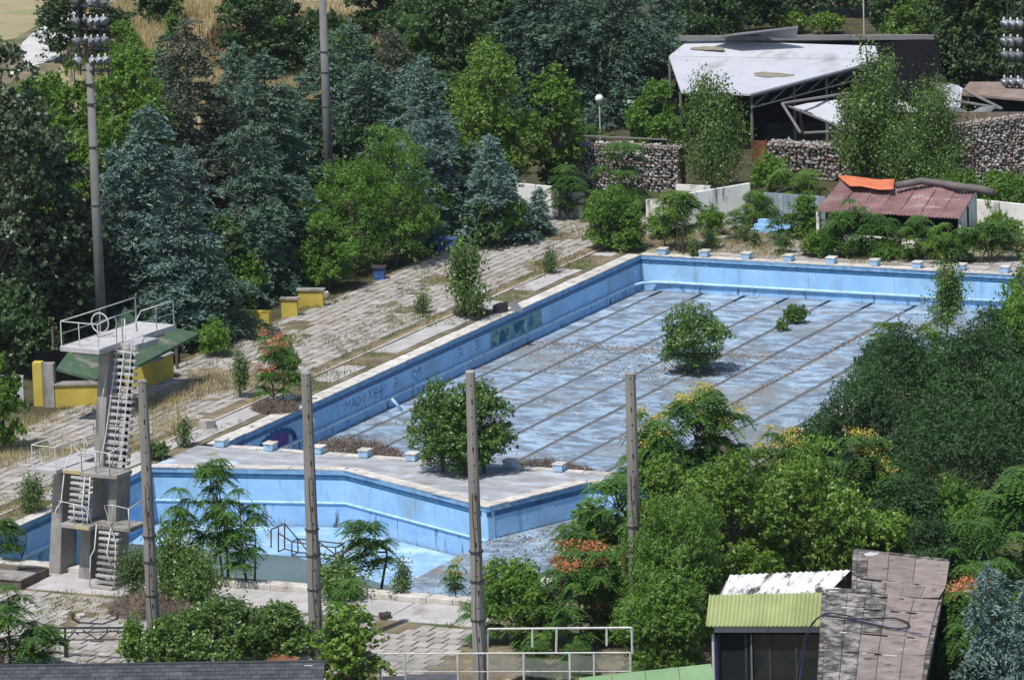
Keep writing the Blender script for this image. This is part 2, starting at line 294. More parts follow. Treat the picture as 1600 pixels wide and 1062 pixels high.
lip(pool,[(.09,.3),(.09,48.6),(.35,49.4),(1.0,49.85),(2,49.91),(24.9,49.91)])
for s in range(8):   # joint collars on the lip
    y=3+6.2*s; MB().tube([(.09,y,-1.5),(.09,y+.12,-1.5)],.12,8).obj('lip_collar',m_pipe,pool,smooth=True)
for x in (1.8,7.2,12.6,18.1): MB().tube([(x,49.91,-1.5),(x+.12,49.91,-1.5)],.11,8).obj('lip_collar',m_pipe,pool,smooth=True)
MB().tube([(.55,17.2,-1.35),(.95,17.5,-1.98)],.07,8).obj('fallen_pipe',m_pipe,pool,'short pale pipe leaning on the left wall',smooth=True)
# bent inlet pipe near the near left corner
q=G(445,655,-.7); yy=8.9
MB().tube([(.12,yy-.5,-.45),(.25,yy-.2,-.5),(.34,yy+.05,-.75),(.34,yy+.05,-1.05)],.11,8).obj('inlet_pipe',m_pipe,pool,smooth=True)
# graffiti on the long wall (flat paint, plane x=0)
def wallpoly(pts,m,x=.012,name='graffiti_patch'):
    b=MB(); n=len(pts); b.add([(x,p[0],p[1]) for p in pts]+[(x-.02,p[0],p[1]) for p in pts],[tuple(range(n))]+[(i,(i+1)%n,n+(i+1)%n,n+i) for i in range(n)])
    return b.obj(name,m,pool)
def ribbon(b,pts,w=.04,x=.013):
    for p,q in zip(pts,pts[1:]):
        d=Vector((q[0]-p[0],q[1]-p[1])); 
        if d.length<1e-5: continue
        nn=Vector((-d.y,d.x)).normalized()*w/2
        b.add([(x,p[0]-nn.x,p[1]-nn.y),(x,p[0]+nn.x,p[1]+nn.y),(x,q[0]+nn.x,q[1]+nn.y),(x,q[0]-nn.x,q[1]-nn.y)],[(0,1,2,3)])
wallpoly([(30.1,-1.38),(36.7,-1.38),(36.6,-.54),(30.2,-.54)],m_grafg).data.name='camouflage_graffiti'
for (y0,pts) in [(31.2,[(0,-1.36),(.1,-.8),(.45,-.62),(.8,-.9),(.95,-1.36)]),(34.9,[(0,-1.0),(.25,-.58),(.6,-.7),(.7,-1.2),(.4,-1.3)]),(33.0,[(0,-.7),(.8,-.6),(1.5,-.75),(.9,-1.1),(.3,-1.25)])]:
    wallpoly([(y0+a,z) for a,z in pts],m_teal if y0<34 else m_band,.016)
b=MB() # spray letters
y=13.2
for L_ in [[(0,0),(0,.55),(.25,.2),(.5,.55),(.5,0)],[(0,0),(.25,.55),(.5,0),(.4,.2),(.1,.2)],[(0,0),(0,.5),(.4,.35),(.4,.15),(0,0)],[(.2,0),(.05,.25),(.2,.5),(.4,.25),(.2,0)],[(0,0),(.5,.6),(.25,.3),(0,.6),(.5,0)],[(.45,.5),(.05,.5),(.05,.25),(.35,.25),(.05,.25),(.05,0),(.45,0)]]:
    ribbon(b,[(y+p[0]*.95,-1.18+p[1]*.9) for p in L_],.035); y+=.62
for k in range(11): ribbon(b,[(17.0+.12*math.sin(k),-.95),(17.0+.75*math.cos(k*.57),-.95+.35*math.sin(k*.57))],.02)
b.obj('graffiti_letters',m_ink,pool)
b=MB(); ribbon(b,[(21.3,-1.3),(20.8,-.95),(20.95,-.7),(21.3,-.85),(21.65,-.7),(21.8,-.95),(21.3,-1.3)],.035); ribbon(b,[(21.,-1.25),(21.7,-.6)],.03); b.obj('graffiti_heart',m_ink,pool)
for y0 in (18.6,26.2,28.3):
    b=MB(); ribbon(b,[(y0,-.7),(y0+.35,-.62),(y0+.1,-.9),(y0+.4,-.95),(y0+.15,-1.15),(y0-.1,-1.0)],.03); ribbon(b,[(y0+.5,-.7),(y0+.55,-1.1)],.03); b.obj('graffiti_scribble',m_ink,pool)
wallpoly([(4.3,-1.42),(4.6,-.95),(5.1,-.72),(5.8,-.58),(6.6,-.60),(7.0,-1.0),(6.9,-1.42)],m_purple,.014)
for a in range(13):
    t=a/12*PI; cy=5.7-1.9*math.cos(t); cz=-1.35+.72*math.sin(t)
    wallpoly([(cy+.24*math.cos(k*PI/4),cz+.15*math.sin(k*PI/4)) for k in range(8)],m_teal,.017)
# starting blocks
def block(x,y,label,grp,s=1):
    t=thing('starting_block',label,'starting block',(x,y,0),random.uniform(-.03,.03),grp)
    b=MB(); b.hexa([(-.22,-.25,.012),(.22,-.25,.012),(.22,.25,.012),(-.22,.25,.012),(-.25,-.27,.30),(.25,-.27,.30),(.25,.27,.30),(-.25,.27,.30)]); b.obj('base',m_block,t,bevel=.01)
    b=MB(); b.box(-.28,.28,-.3,.3,.302,.37); b.obj('top',m_coping,t,bevel=.012)
    return t
ordn=['first','second','third','fourth','fifth','sixth','seventh','eighth','ninth']
fn=['beside the twin saplings at the corner','second from the left corner, alone on clear coping','third from the left corner, white topped with a chipped face','fourth from the left corner, in front of weedy paving','fifth from the left corner, in front of low weeds','sixth from the left corner, next to tall green weeds','seventh from the left corner, before the leafy row','beside the slim poplar, eighth from the left corner','at the right end near the overhanging tree']
for k,u in enumerate([1033,1096,1162,1227,1295,1360,1427,1497,1561]):
    block(1.25+2.5*k,50.32,'far edge starting block '+fn[k],'starting blocks along the far edge')
nn_=['half hidden at the pool corner','by the purple graffiti','just right of the second concrete post','next to the dry brush','at the left foot of the dense green shrub','hidden behind the dense green shrub','right of the dense shrub by dry grass','last on the right near the trees']
for k,u in enumerate([344,421,497,570,645,722,798,876]):
    p=G(u,698+(u-344)*.068,0); block(p[0],-.35,'near edge starting block '+nn_[k],'starting blocks along the near edge')

# ---- divider deck and diving basin
dA=(-1.0,-5.1);dB=(8.0,-3.0);dC=(17.4,-7.7);dD=(19.7,-2.0);dE=(25.,-2.0)
dv=thing('diving_pool','empty deep diving pool with light blue faceted walls and murky water at its bottom','swimming pool'); dv['kind']='structure'
b=MB(); b.prism([(-1,-4.7),(8.,-2.6),(17.4,-7.25),(19.6,-1.7),(25,-1.7),(25.,-.46),(-1.,-.46)],-.3,-.02); b.obj('divider_deck',m_div,None,kind='structure')
def nrm_of(a,b_,s=-1):
    d=Vector((b_[0]-a[0],b_[1]-a[1])).normalized(); return (d.y*1.0,-d.x)
for a,b_ in ((dA,dB),(dB,dC)): wallrun(dv,a,b_,-2.75,0,-1.6,nrm_of(a,b_),cop=.55,seg=4.5)
wallrun(dv,dC,dD,-1.8,0,-1.5,nrm_of(dC,dD),cop=.55,seg=3.2,low=False)
wallrun(dv,dD,dE,-1.8,0,-1.5,(0,-1),cop=.5,low=False)
wallrun(dv,(-1,-23.4),(-1,-5.1),-5,0,-1.5,(1,0),cop=.55)
wallrun(dv,(25,-23.4),(25,-2),-1.8,0,-1.5,(-1,0),cop=.7,low=False)
b=MB(); b.tube([(-1,-5.13,-1.6),(8,-3.05,-1.6),(17.4,-7.75,-1.6)],.06,6); b.tube([(-.93,-23.3,-1.5),(-.93,-5.2,-1.5)],.1,6); b.obj('gutter_lip',m_pipe,dv)
b=MB(); b.add([(-1,-5.3,-2.7),(8,-3.2,-2.7),(16.9,-7.6,-2.62),(14.9,-8.3,-2.9),(7,-7.9,-2.98),(-1,-8.1,-2.98),(-1,-23.4,-4.4),(12,-23.4,-4.4),(14.7,-13.2,-3.0),(17.32,-7.6,-1.56),(17.32,-23.4,-1.56)],[(0,5,4,1),(1,4,3,2),(5,6,7,8,3,4),(9,2,3,8,10),(8,7,10)]); b.obj('basin_floor',m_deepfloor,dv)
b=MB(); b.prism([(17.3,-23.4),(25,-23.4),(25,-1.9),(19.6,-1.9),(17.3,-7.65)],-1.9,-1.55); b.obj('shallow_terrace',m_floor,dv)
mwt=mat('murky_water',[(.3,(.075,.09,.05)),(.7,(.115,.12,.065))],.35,.12,.04,1.5,spec=.35)
b=MB(); b.add([(-1,-8.0,-2.97),(-1,-23.4,-2.97),(16,-23.4,-2.97),(14.9,-13.,-2.97),(14.3,-8.3,-2.97),(7,-7.85,-2.97)],[tuple(range(6))]); b.obj('pool_water',mwt,None,kind='structure')
# near kerb of the diving pool
kb=thing('pool_kerb','low whitewashed concrete kerb along the near edge of the diving pool','kerb')
x=-1.
while x<25.5:
    l=random.choice((1.2,1.6,2.)); 
    MB().box(x+.012,min(x+l,25.7)-.012,-24.1,-23.42,-.1,.2+random.uniform(-.01,.01)).obj('kerb_stone',m_coping,kb,bevel=.015); x+=l

# ---- paving
deckL=sheet('pool_deck',[(-11.2,-.9,-24,62)],-.034,m_earth); near=sheet('entrance_deck',[(-12,34,-46,-23.5)],-.034,m_earth)
far_=sheet('far_deck',[(-11,27,50.4,61)],-.028,m_earth)
cand=[]
def hid(x,y):  # weed gaps: slabs missing here and there
    return (math.sin(x*1.3+y*.31)+math.sin(y*.53-x*.7)+math.sin(x*.37+y*.9))
def field(x0,x1,y0,y1,sx,sy,par,miss=1.75,rot=0):
    nx=int((x1-x0)/sx); ny=int((y1-y0)/sy)
    for j in range(ny):
        for i in range(nx):
            x=x0+i*sx+(sx*.5 if (j%2 and par is not deckL) else random.uniform(-.03,.03)); y=y0+j*sy
            if x+sx>x1+.3: continue
            if hid(x,y)>miss or random.random()<.035: continue
            cand.append((x,y,sx,sy,par))
field(-10.8,-3.3,-23,61,.55,.62,deckL,2.15); None
field(-11,27,-41.5,-27.2,.66,.78,near,1.9)
field(1,25,52.2,57.5,1.1,1.1,far_,.9)
def slabmesh(b,x,y,sx,sy,th=.07):
    g=.022+random.random()*.022; z=random.uniform(-.012,.008); a=random.uniform(-.009,.009);c=random.uniform(-.009,.009)
    q=[(x+g,y+g),(x+sx-g,y+g),(x+sx-g,y+sy-g),(x+g,y+sy-g)]
    q=[(u+random.uniform(-.02,.02),v+random.uniform(-.02,.02)) for u,v in q]
    b.hexa([(u,v,-.09) for u,v in q]+[(q[0][0],q[0][1],z-a-c),(q[1][0],q[1][1],z+a-c),(q[2][0],q[2][1],z+a+c),(q[3][0],q[3][1],z-a+c)])
cand.sort(key=lambda c:-PPM((c[0],c[1],0))+(60 if c[4] is near and c[1]<-35 else 0))
rest={}
for k,c in enumerate(cand):
    if k<285:
        b=MB(); slabmesh(b,*c[:4]); b.obj('paving_slab',m_slab,c[4])
    else:
        slabmesh(rest.setdefault(c[4].name,(MB(),c[4]))[0],*c[:4])
for n_,(b,par) in rest.items(): b.obj('paving_slabs',m_slab,par,kind='stuff')
# smooth slab strips: beside the left coping, apron before the diving pool, far edge
def strip(x0,x1,y0,y1,sx,sy,par,m=m_slab2,p=.12):
    y=y0
    while y<y1-.3:
        l=sy*random.uniform(.8,1.3); x=x0
        while x<x1-.2:
            w_=min(sx*random.uniform(.9,1.1),x1-x)
            if random.random()>p:
                b=MB(); q=[(x+.02,y+.02),(x+w_-.02,y+.02),(x+w_-.02,min(y+l,y1)-.02),(x+.02,min(y+l,y1)-.02)]
                q=[(u+random.uniform(-.06,.06)*(.6 if w_>1.5 else 1),v+random.uniform(-.06,.06)) for u,v in q]
                z=random.uniform(-.015,.012); b.hexa([(u,v,-.09) for u,v in q]+[(u,v,z+random.uniform(-.006,.006)) for u,v in q]); b.obj('large_paving_slab',m,par)
            x+=w_
        y+=l
strip(-2.6,-1.25,0,50,1.35,3.4,deckL,p=.25); strip(-3.1,-1.7,-23,0,1.4,3.,deckL,p=.3)
strip(1.5,26,-27.1,-24.2,3.,2.8,near,p=.02); strip(-6,1.5,-27,-24.4,2.4,1.4,near,p=.25)
strip(0,26,50.75,51.9,2.5,1.1,far_,m_slab,.3)
MB().box(-3.22,-2.86,-22,56,-.09,-.012).obj('channel_kerb',m_rust if False else mat('stained_channel',[(.3,(.16,.11,.06)),(.7,(.32,.25,.16))],1.5,.95,.5,8),deckL)
MB().box(-2.84,-2.7,-22,56,-.09,.02).obj('channel_edge',m_slab2,deckL)

# scattered tufts
def blades(name,N,place,h,wd,m,parent=None,kind='stuff',label=None,cat=None,lean=.35,per=9,sp=.16):
    rg=np.random.default_rng(abs(hash(name))%9999 if False else len(name)*77+N)
    base=np.array([place(rg) for _ in range(N)],float)
    P_=np.repeat(base,per,0); n=len(P_); P_[:,:2]+=rg.normal(0,sp,(n,2))
    hh=h*rg.uniform(.5,1.15,n)*np.repeat(rg.uniform(.6,1.3,N),per); an=rg.uniform(0,2*PI,n)
    dx=np.stack([np.cos(an),np.sin(an),np.zeros(n)],1)*wd; ln=rg.normal(0,lean,(n,2))*hh[:,None]
    V=np.zeros((n,3,3)); V[:,0]=P_-dx; V[:,1]=P_+dx; V[:,2]=P_; V[:,2,:2]+=ln; V[:,2,2]+=hh
    me=bpy.data.meshes.new(name); me.vertices.add(n*3); me.vertices.foreach_set('co',V.ravel()); me.loops.add(n*3); me.loops.foreach_set('vertex_index',np.arange(n*3))
    me.polygons.add(n); me.polygons.foreach_set('loop_start',np.arange(n)*3); 
    at=me.attributes.new('tint','FLOAT','FACE'); at.data.foreach_set('value',rg.random(n)); me.materials.append(m); me.update(calc_edges=True)
    return link(bpy.data.objects.new(name,me),parent,label,cat,kind=kind)
def rect_place(rs):
    A=[(x1-x0)*(y1-y0) for x0,x1,y0,y1 in rs]; A=np.array(A)/sum(A)
    def f(rg):
        while True:
            x0,x1,y0,y1=rs[rg.choice(len(rs),p=A)]; x=rg.uniform(x0,x1); y=rg.uniform(y0,y1)
            if hid(x*.8,y*.8)+rg.normal(0,.55)>.5: return (x,y,-.03)
    return f
blades('dry_grass',2600,rect_place([(-11.3,-1.4,-22,60),(-14,-7,-20,3),(-6,26,-41,-27),(-12,-2,-32,-23)]),.20,.011,m_straw,label='dry straw coloured grass tufts between the paving slabs')
blades('dry_grass',900,rect_place([(-11.4,-3,-8,3),(-12,-4,-21,-6),(-9,-3.5,3,15)]),.42,.014,m_straw,per=16,sp=.3,label='taller dry grass beside the tower and kiosk')
blades('green_weeds',2800,rect_place([(-11.3,-1.3,-22,60),(-6,26,-41,-27),(-.5,26,50.8,60)]),.25,.016,m_weedg,label='low green weeds in the paving joints')
blades('far_deck_grass',900,rect_place([(-3,26,50.7,59)]),.3,.016,m_straw,label='dry grass on the far paving')
def meadow(rg):
    p=G(rg.uniform(130,640),rg.uniform(2,170)); return (p[0],p[1],-.08)
blades('meadow_grass',5200,meadow,.75,.03,m_straw,per=11,sp=.5,label='tall dry meadow grass on the rise behind the trees')
def redp(rg):
    p=G(rg.uniform(470,640),rg.uniform(35,75)); return (p[0],p[1],0) if rg.random()<.6 else (*G(rg.uniform(330,380),rg.uniform(55,90))[:2],0)
blades('dock_weeds',150,redp,1.25,.06,m_redweed,per=9,sp=.5,lean=.2,label='dark red dock stalks in the dry meadow')
def gf(rg):
    p=G(rg.uniform(-40,90),rg.uniform(-40,60)); return (p[0],p[1],-.08)
# leaf litter in the pools
def litter(name,N,place,par,s=.05,m=m_litterleaf):
    rg=np.random.default_rng(N); C=np.array([place(rg) for _ in range(N)]); a=rg.uniform(0,2*PI,N)
    A=np.stack([np.cos(a),np.sin(a),rg.normal(0,.35,N)],1)*(s*rg.uniform(.5,1.5,N))[:,None]; B=np.stack([-np.sin(a),np.cos(a),rg.normal(0,.35,N)],1)*(s*.6*rg.uniform(.5,1.5,N))[:,None]
    return quads(name,C,A,B,rg.random(N),m,par,kind='stuff')
def quads(name,C,A,B,t,m,parent=None,kind=None,ret=False):
    n=len(C); V=np.stack([C-A,C+B,C+A,C-B],1)
    me=bpy.data.meshes.new(name); me.vertices.add(n*4); me.vertices.foreach_set('co',V.ravel()); me.loops.add(n*4); me.loops.foreach_set('vertex_index',np.arange(n*4))
    me.polygons.add(n); me.polygons.foreach_set('loop_start',np.arange(n)*4)
    at=me.attributes.new('tint','FLOAT','FACE'); at.data.foreach_set('value',t); me.materials.append(m); me.update(calc_edges=True)
    if ret: return me
    return link(bpy.data.objects.new(name,me),parent,kind=kind)
def lp(rg):
    k=rg.random()
    if k<.30: x=rg.uniform(0,14)+rg.normal(0,1); y=35+rg.normal(0,.5)-abs(rg.normal(0,.8))*rg.random()
    elif k<.45: x=abs(rg.normal(0,6)); y=rg.choice([28,14.7,21.5])+rg.normal(0,.25)
    elif k<.50: x=1.25+2.5*rg.choice([1,4,5,6,7])+rg.normal(0,.16); y=rg.uniform(12,48)
    elif k<.75: x=rg.normal(8,4); y=rg.normal(31.5,2.2)
    elif k<.85: x=16.2+rg.normal(0,.22); y=rg.uniform(20,44)
    else: x=rg.uniform(0,24); y=rg.uniform(2,49)
    return (min(max(x,.1),24.8),min(max(y,.2),49.8),ZF+.02+abs(rg.normal(0,.012)))
litter('leaf_litter',7000,lp,pool)
litter('leaf_litter',1500,lambda rg:(rg.uniform(.5,20),-.3-abs(rg.normal(0,.12))+.9*(rg.random()<.6),-0.0 if False else (.03 if 0 else -.01)) if rg.random()<.2 else (rg.uniform(0,12),abs(rg.normal(0,.9))+.1,ZF+.03),pool,.06)
litter('leaf_litter',900,lambda rg:(11.4+rg.normal(0,1.0),30.7+rg.normal(0,.9),ZF+.03+abs(rg.normal(0,.02))),pool,.06)
litter('basin_litter',1600,lambda rg:(rg.uniform(17.4,24.5),rg.uniform(-23,-3) if rg.random()<.5 else -7+rg.normal(0,1.2),-1.53),dv,.06)
# ================================================================ PLANTS
rgG=np.random.default_rng(5)
def unit(v): return v/(np.linalg.norm(v,axis=-1,keepdims=True)+1e-9)
def leaves_at(C,N0,s,asp,rg,flat=.5):
    n=len(C); nz=unit(N0+rg.normal(0,flat,(n,3))); a=unit(np.cross(nz,unit(rg.normal(0,1,(n,3))))); b=np.cross(nz,a)
    ss=(s*rg.uniform(.6,1.35,n))[:,None]; return a*ss,b*ss*asp
def limb_tree(b,h,r,rg,tips,r0,z0=.12,n=None):
    """trunk + limbs to the given tips"""
    top=Vector((rg.normal(0,.03*h),rg.normal(0,.03*h),h*.72)); mid=Vector((rg.normal(0,.02*h),rg.normal(0,.02*h),h*.35))
    b.tube([(0,0,-.15),mid,top],r0,7,r0*.3)
    for tp in tips:
        k=float(rg.uniform(.15,.8)); st=mid.lerp(top,k) if k>.2 else Vector((0,0,0)).lerp(mid,.7)
        if st.z>tp[2]: st.z=tp[2]*.8
        m_=st.lerp(Vector(tp),.5)+Vector((0,0,.06*h)); b.tube([st,m_,tp],r0*.38,4,r0*.08,cap=False)
def g_broad(h,r,rg,leaf=.1,cover=2.6,base=.12,asp=.55,lobes=None,cap=30000,up=.35,shape=.5,sprig=1.):
    cap=int(cap*.70)
    K=lobes or int(26+r*14); zc=h*(base+1)/2; rz=h*(1-base)/2; r=r*1.1
    d=unit(rg.normal(0,1,(K,3))); rad=rg.uniform(.4,1,K)**.6
    cr=r*rg.uniform(.16,.32,K)+.1
    c=d*rad[:,None]*np.array([r,r,rz])*(1-(cr/max(r,.1)*.8))[:,None]
    wz=np.clip(c[:,2]/rz,-1,1); c[:,:2]*=(1-.40*np.clip(wz,0,1)**2-shape*.25*np.clip(-wz,0,1))[:,None]; c[:,2]+=zc
    la=2*(leaf**2)*asp; N=int(min(cap,cover*4*PI*(r*(r+rz)/2)/la/1.5)); S=max(30,N//11); N=S*11
    if base<=0:   # dome: fullest near the ground
        dz=np.abs(d[:,2])**.85*rad; c[:,2]=h*(.04+.86*dz); f=np.clip(1-dz**1.7,.06,1)**.5*(.80+.25*np.clip(dz*3,0,1)); a_=np.arctan2(d[:,1],d[:,0]); q_=rg.uniform(.25,1,K)**.55*r*f*(1+.15*np.sin(3*a_+rad[0]*9)); c[:,0]=np.cos(a_)*q_*.86; c[:,1]=np.sin(a_)*q_*.86
    lo=max(base,0)*h+.10*h*(base<=0.01)*.4+cr.mean()*.45; hi=h-cr.mean()*.9; zz=c[:,2]; c[:,2]=lo+(zz-zz.min())/(zz.max()-zz.min()+1e-6)*(hi-lo)
    rm=np.hypot(c[:,0],c[:,1]).max()+cr.mean()*.8; c[:,:2]*=r/1.1/rm*1.04
    w=cr**2; k=rg.choice(K,S,p=w/w.sum()); dd=unit(rg.normal(0,1,(S,3))); dd[:,2]=np.where(dd[:,2]<-.35,-dd[:,2],dd[:,2])
    P=c[k]+dd*(cr[k]*rg.uniform(.45,1.,S))[:,None]*np.array([1,1,.85])
    dv_=unit(dd+rg.normal(0,.55,(S,3))+np.array([0,0,.55])); ls=rg.uniform(.5,1.3,S)*(.16+.075*r)*sprig
    t=np.tile(np.linspace(0,1,11),S); kk=np.repeat(np.arange(S),11)
    C=P[kk]+dv_[kk]*(ls[kk]*t)[:,None]+rg.normal(0,1,(N,3))*(.035+.016*r)*(1.15-.6*t)[:,None]; C[:,2]-=.10*ls[kk]*t*t
    nrm=unit(dd[kk]*.8+np.array([0,0,up*2])); A,B=leaves_at(C,nrm,leaf,asp,rg,.75); m=C[:,2]>.03; 
    tt=np.clip(.12+.5*rg.random(N)+.32*np.repeat(rg.random(S),11),0,1); tt=np.where(rg.random(N)>.955,.99,tt*.93)
    b=MB(); limb_tree(b,h,r,rg,[tuple(c[i]) for i in range(0,K,2)],.035*h**.8*.6+.03)
    return C[m],A[m],B[m],tt[m],b
def g_conifer(h,r,rg,leaf=.16,cap=29000,droop=.25,dens=1.,bare=.03,fluff=.5,powr=.85,irr=.25):
    b=MB(); lean=rg.normal(0,.02*h,2); b.tube([(0,0,-.15),(lean[0]*.5,lean[1]*.5,h*.5),(lean[0],lean[1],h*.985)],.028*h*.6+.05,7,.02)
    Cs=[];Ds=[];Ts=[]; lv=int(h/.42)+6; p1,p2=rg.uniform(0,6,2)
    for i in range(lv):
        t=i/lv; z=h*(bare+(1-bare)*t); L=r*((1-t)**powr)*rg.uniform(1-irr,1+irr*.6)+.15
        nb=int(8+6*(1-t)); ph=rg.uniform(0,6.28)
        for k in range(nb):
            if rg.random()<irr*.4: continue
            a=ph+2*PI*k/nb+rg.normal(0,.22); l=L*rg.uniform(1-irr*1.2,1.1)*(1+irr*.7*math.sin(a*2+p1+t*4)+irr*.5*math.sin(a*3+p2-t*7)); l=max(l,.2)
            dr=droop*rg.uniform(.6,1.3); lift=rg.uniform(.02,.22); ca,sa=math.cos(a),math.sin(a)
            def bp(s): return np.array([ca*l*s+lean[0]*t,sa*l*s+lean[1]*t,z+l*(lift*np.sin(s*PI*.9)-dr*s*s)])
            nt=max(3,int(l/.2))
            for q in range(nt):
                s_=.22+.78*(q+rg.random())/nt; p0=bp(min(s_,1)); sd=-1 if q%2 else 1
                bl=(.22+.34*l*(1-s_)+.12*l*.3)*rg.uniform(.6,1.25); bd=np.array([ca*.75-sa*sd*.8,sa*.75+ca*sd*.8,rg.uniform(-.35,.12)]); bd/=np.linalg.norm(bd)
                m=max(5,int(bl/.036*dens)); w=np.sqrt(rg.random(m)); 
                Cc=p0+bd*(bl*w)[:,None]+rg.normal(0,1,(m,3))*.055*fluff*2; Cc[:,2]-=.25*bl*w*w
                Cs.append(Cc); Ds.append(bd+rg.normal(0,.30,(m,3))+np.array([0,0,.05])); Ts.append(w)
            if k%2==0: b.tube([tuple(bp(0)),tuple(bp(.5)),tuple(bp(.92))],.02+.012*l,3,.01,cap=False)
    C=np.concatenate(Cs);D=unit(np.concatenate(Ds));T=np.concatenate(Ts)
    # leader tuft
    m=60; C=np.concatenate([C,np.stack([lean[0]+rg.normal(0,.06,m),lean[1]+rg.normal(0,.06,m),h*rg.uniform(.93,1.0,m)],1)]); D=np.concatenate([D,unit(rg.normal(0,.4,(m,3))+[0,0,1])]); T=np.concatenate([T,np.ones(m)])
    if len(C)>cap: i=rg.choice(len(C),cap,False); C=C[i];D=D[i];T=T[i]; leaf*=1.15
    n=len(C); A=D*(leaf*rg.uniform(.5,1.15,n))[:,None]
    B=unit(np.cross(A,np.array([0,0,1.])+rg.normal(0,.6,(n,3))))*(leaf*.25*rg.uniform(.7,1.3,n))[:,None]
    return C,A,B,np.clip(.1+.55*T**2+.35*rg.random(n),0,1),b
def g_poplar(h,r,rg,leaf=.075,cap=14000,base=.06,cover=1.7):
    K=int(16+h*3.2); b=MB(); Cs=[]; la=2*leaf*leaf*.7; N=int(min(cap,cover*4*PI*r*(r+h*.5)/2/la/1.6)); per=N//K+1
    for k in range(K):
        t=rg.uniform(0,1)**.8; a=rg.uniform(0,6.28); z0=h*(.02+.62*t); rr=r*rg.uniform(.35,1.)*(1-.6*t); l=h*rg.uniform(.22,.36)
        p0=Vector((0,0,z0*.8)); p1=Vector((math.cos(a)*rr*.75,math.sin(a)*rr*.75,z0+l*.35)); p2=Vector((math.cos(a)*rr,math.sin(a)*rr,min(h,z0+l)))
        b.tube([p0,p1,p2],.012+.004*h,3,.006,cap=False)
        s=rg.uniform(.15,1,per); q=np.array(p0)*((1-s)**2)[:,None]+2*np.array(p1)*(s*(1-s))[:,None]+np.array(p2)*(s**2)[:,None]
        Cs.append(q+rg.normal(0,1,(per,3))*(.09+.10*r)*np.array([1,1,1.2]))
    b.tube([(0,0,-.1),(0,0,h*.5),(rg.normal(0,.1),0,h*.95)],.02*h*.5+.02,5,.01)
    C=np.concatenate(Cs); C=C[C[:,2]>base*h]; n=len(C); out=C*np.array([1,1,0]); A,B=leaves_at(C,unit(out+np.array([0,0,.4])),leaf,.72,rg,.8)
    return C,A,B,rg.random(n),b
def g_ailan(h,r,rg,frond=.8,cap=30000,nh=None,base=.3,flowers=0,prs=9,multi=1):
    """whorls of long compound leaves at branch ends"""
    b=MB(); K=nh or max(4,int(4+r*r*3.+r*h*2.2)); heads=[]
    zc=h*(base+1)/2; rz=h*(1-base)/2
    stems=[(rg.normal(0,.12*multi),rg.normal(0,.12*multi)) for _ in range(multi)]
    for sx,sy in stems: b.tube([(sx,sy,-.1),(sx*1.8,sy*1.8,h*.35),(sx*1.9,sy*1.9,h*.56)],.012*h+.012,5,.014)
    for k in range(K):
        d=rg.normal(0,1,3); d/=np.linalg.norm(d); q=rg.uniform(.45,1.); d[2]=rg.uniform(-.75,1.05); d[:2]*=(1.-.35*max(d[2],0))*(1 if K>12 else .7)
        f=max(.05,1-.9*frond/ (r+.4) *.55)
        p=np.array([d[0]*r*q*f,d[1]*r*q*f,h*(base+.12)+(d[2]+.75)/1.8*(h*(.90-base)-.1*h)]); 
        if K<=6: p=np.array([d[0]*r*.35,d[1]*r*.35,h*(.35+.58*(k+.5)/K)])
        heads.append(p); sx,sy=stems[k%multi]; b.tube([(sx*1.8,sy*1.8,min(p[2]*.75,h*.5)),(p[0]*.55,p[1]*.55,p[2]*.82),tuple(p)],.012+.005*h,4,.010,cap=False)
    C=[];A=[];B=[];T=[]; nf=max(6,min(13,int(cap/(K*prs*2+1))))
    for p in heads:
        tt=rg.random()
        for f in range(nf):
            a=2*PI*f/nf+rg.normal(0,.25); l=frond*rg.uniform(.65,1.1); el=rg.uniform(-.3,1.0)
            s=np.linspace(.18,1,prs); rad=l*np.cos(el*.55)*s; zz=l*(np.sin(el)*.5*s-.75*s**2)
            cx=p[0]+np.cos(a)*rad; cy=p[1]+np.sin(a)*rad; cz=p[2]+zz
            for sd in (-1,1):
                ll=l*.20*(1.05-.55*s); ax=-np.sin(a)*sd; ay=np.cos(a)*sd
                dirv=np.stack([ax+np.cos(a)*.45+0*s,ay+np.sin(a)*.45+0*s,-.38+rg.normal(0,.18,prs)],1); dirv=unit(dirv)
                Ai=dirv*ll[:,None]; Bi=np.stack([np.cos(a)+0*s,np.sin(a)+0*s,-.25+0*s],1)*(l*.066)
                C.append(np.stack([cx,cy,cz],1)+Ai); A.append(Ai); B.append(Bi); T.append(np.clip(tt*.5+rg.random(prs)*.55,0,1))
    C=np.concatenate(C);A=np.concatenate(A);B=np.concatenate(B);T=np.concatenate(T)
    fl=None
    if flowers:
        hs=sorted(range(K),key=lambda i:-heads[i][2])[:max(2,int(K*flowers))]; FC=[]
        for i in hs:
            m=110; FC.append(np.array(heads[i])+np.array([rg.normal(0,.1),rg.normal(0,.1),.16])+rg.normal(0,1,(m,3))*np.array([.20,.20,.11]))
        FC=np.concatenate(FC); a_,b_=leaves_at(FC,unit(rg.normal(0,1,FC.shape)),.05,.6,rg,.6); fl=(FC,a_,b_,rg.random(len(FC)))
    return C,A,B,T,b,fl
_cache={}
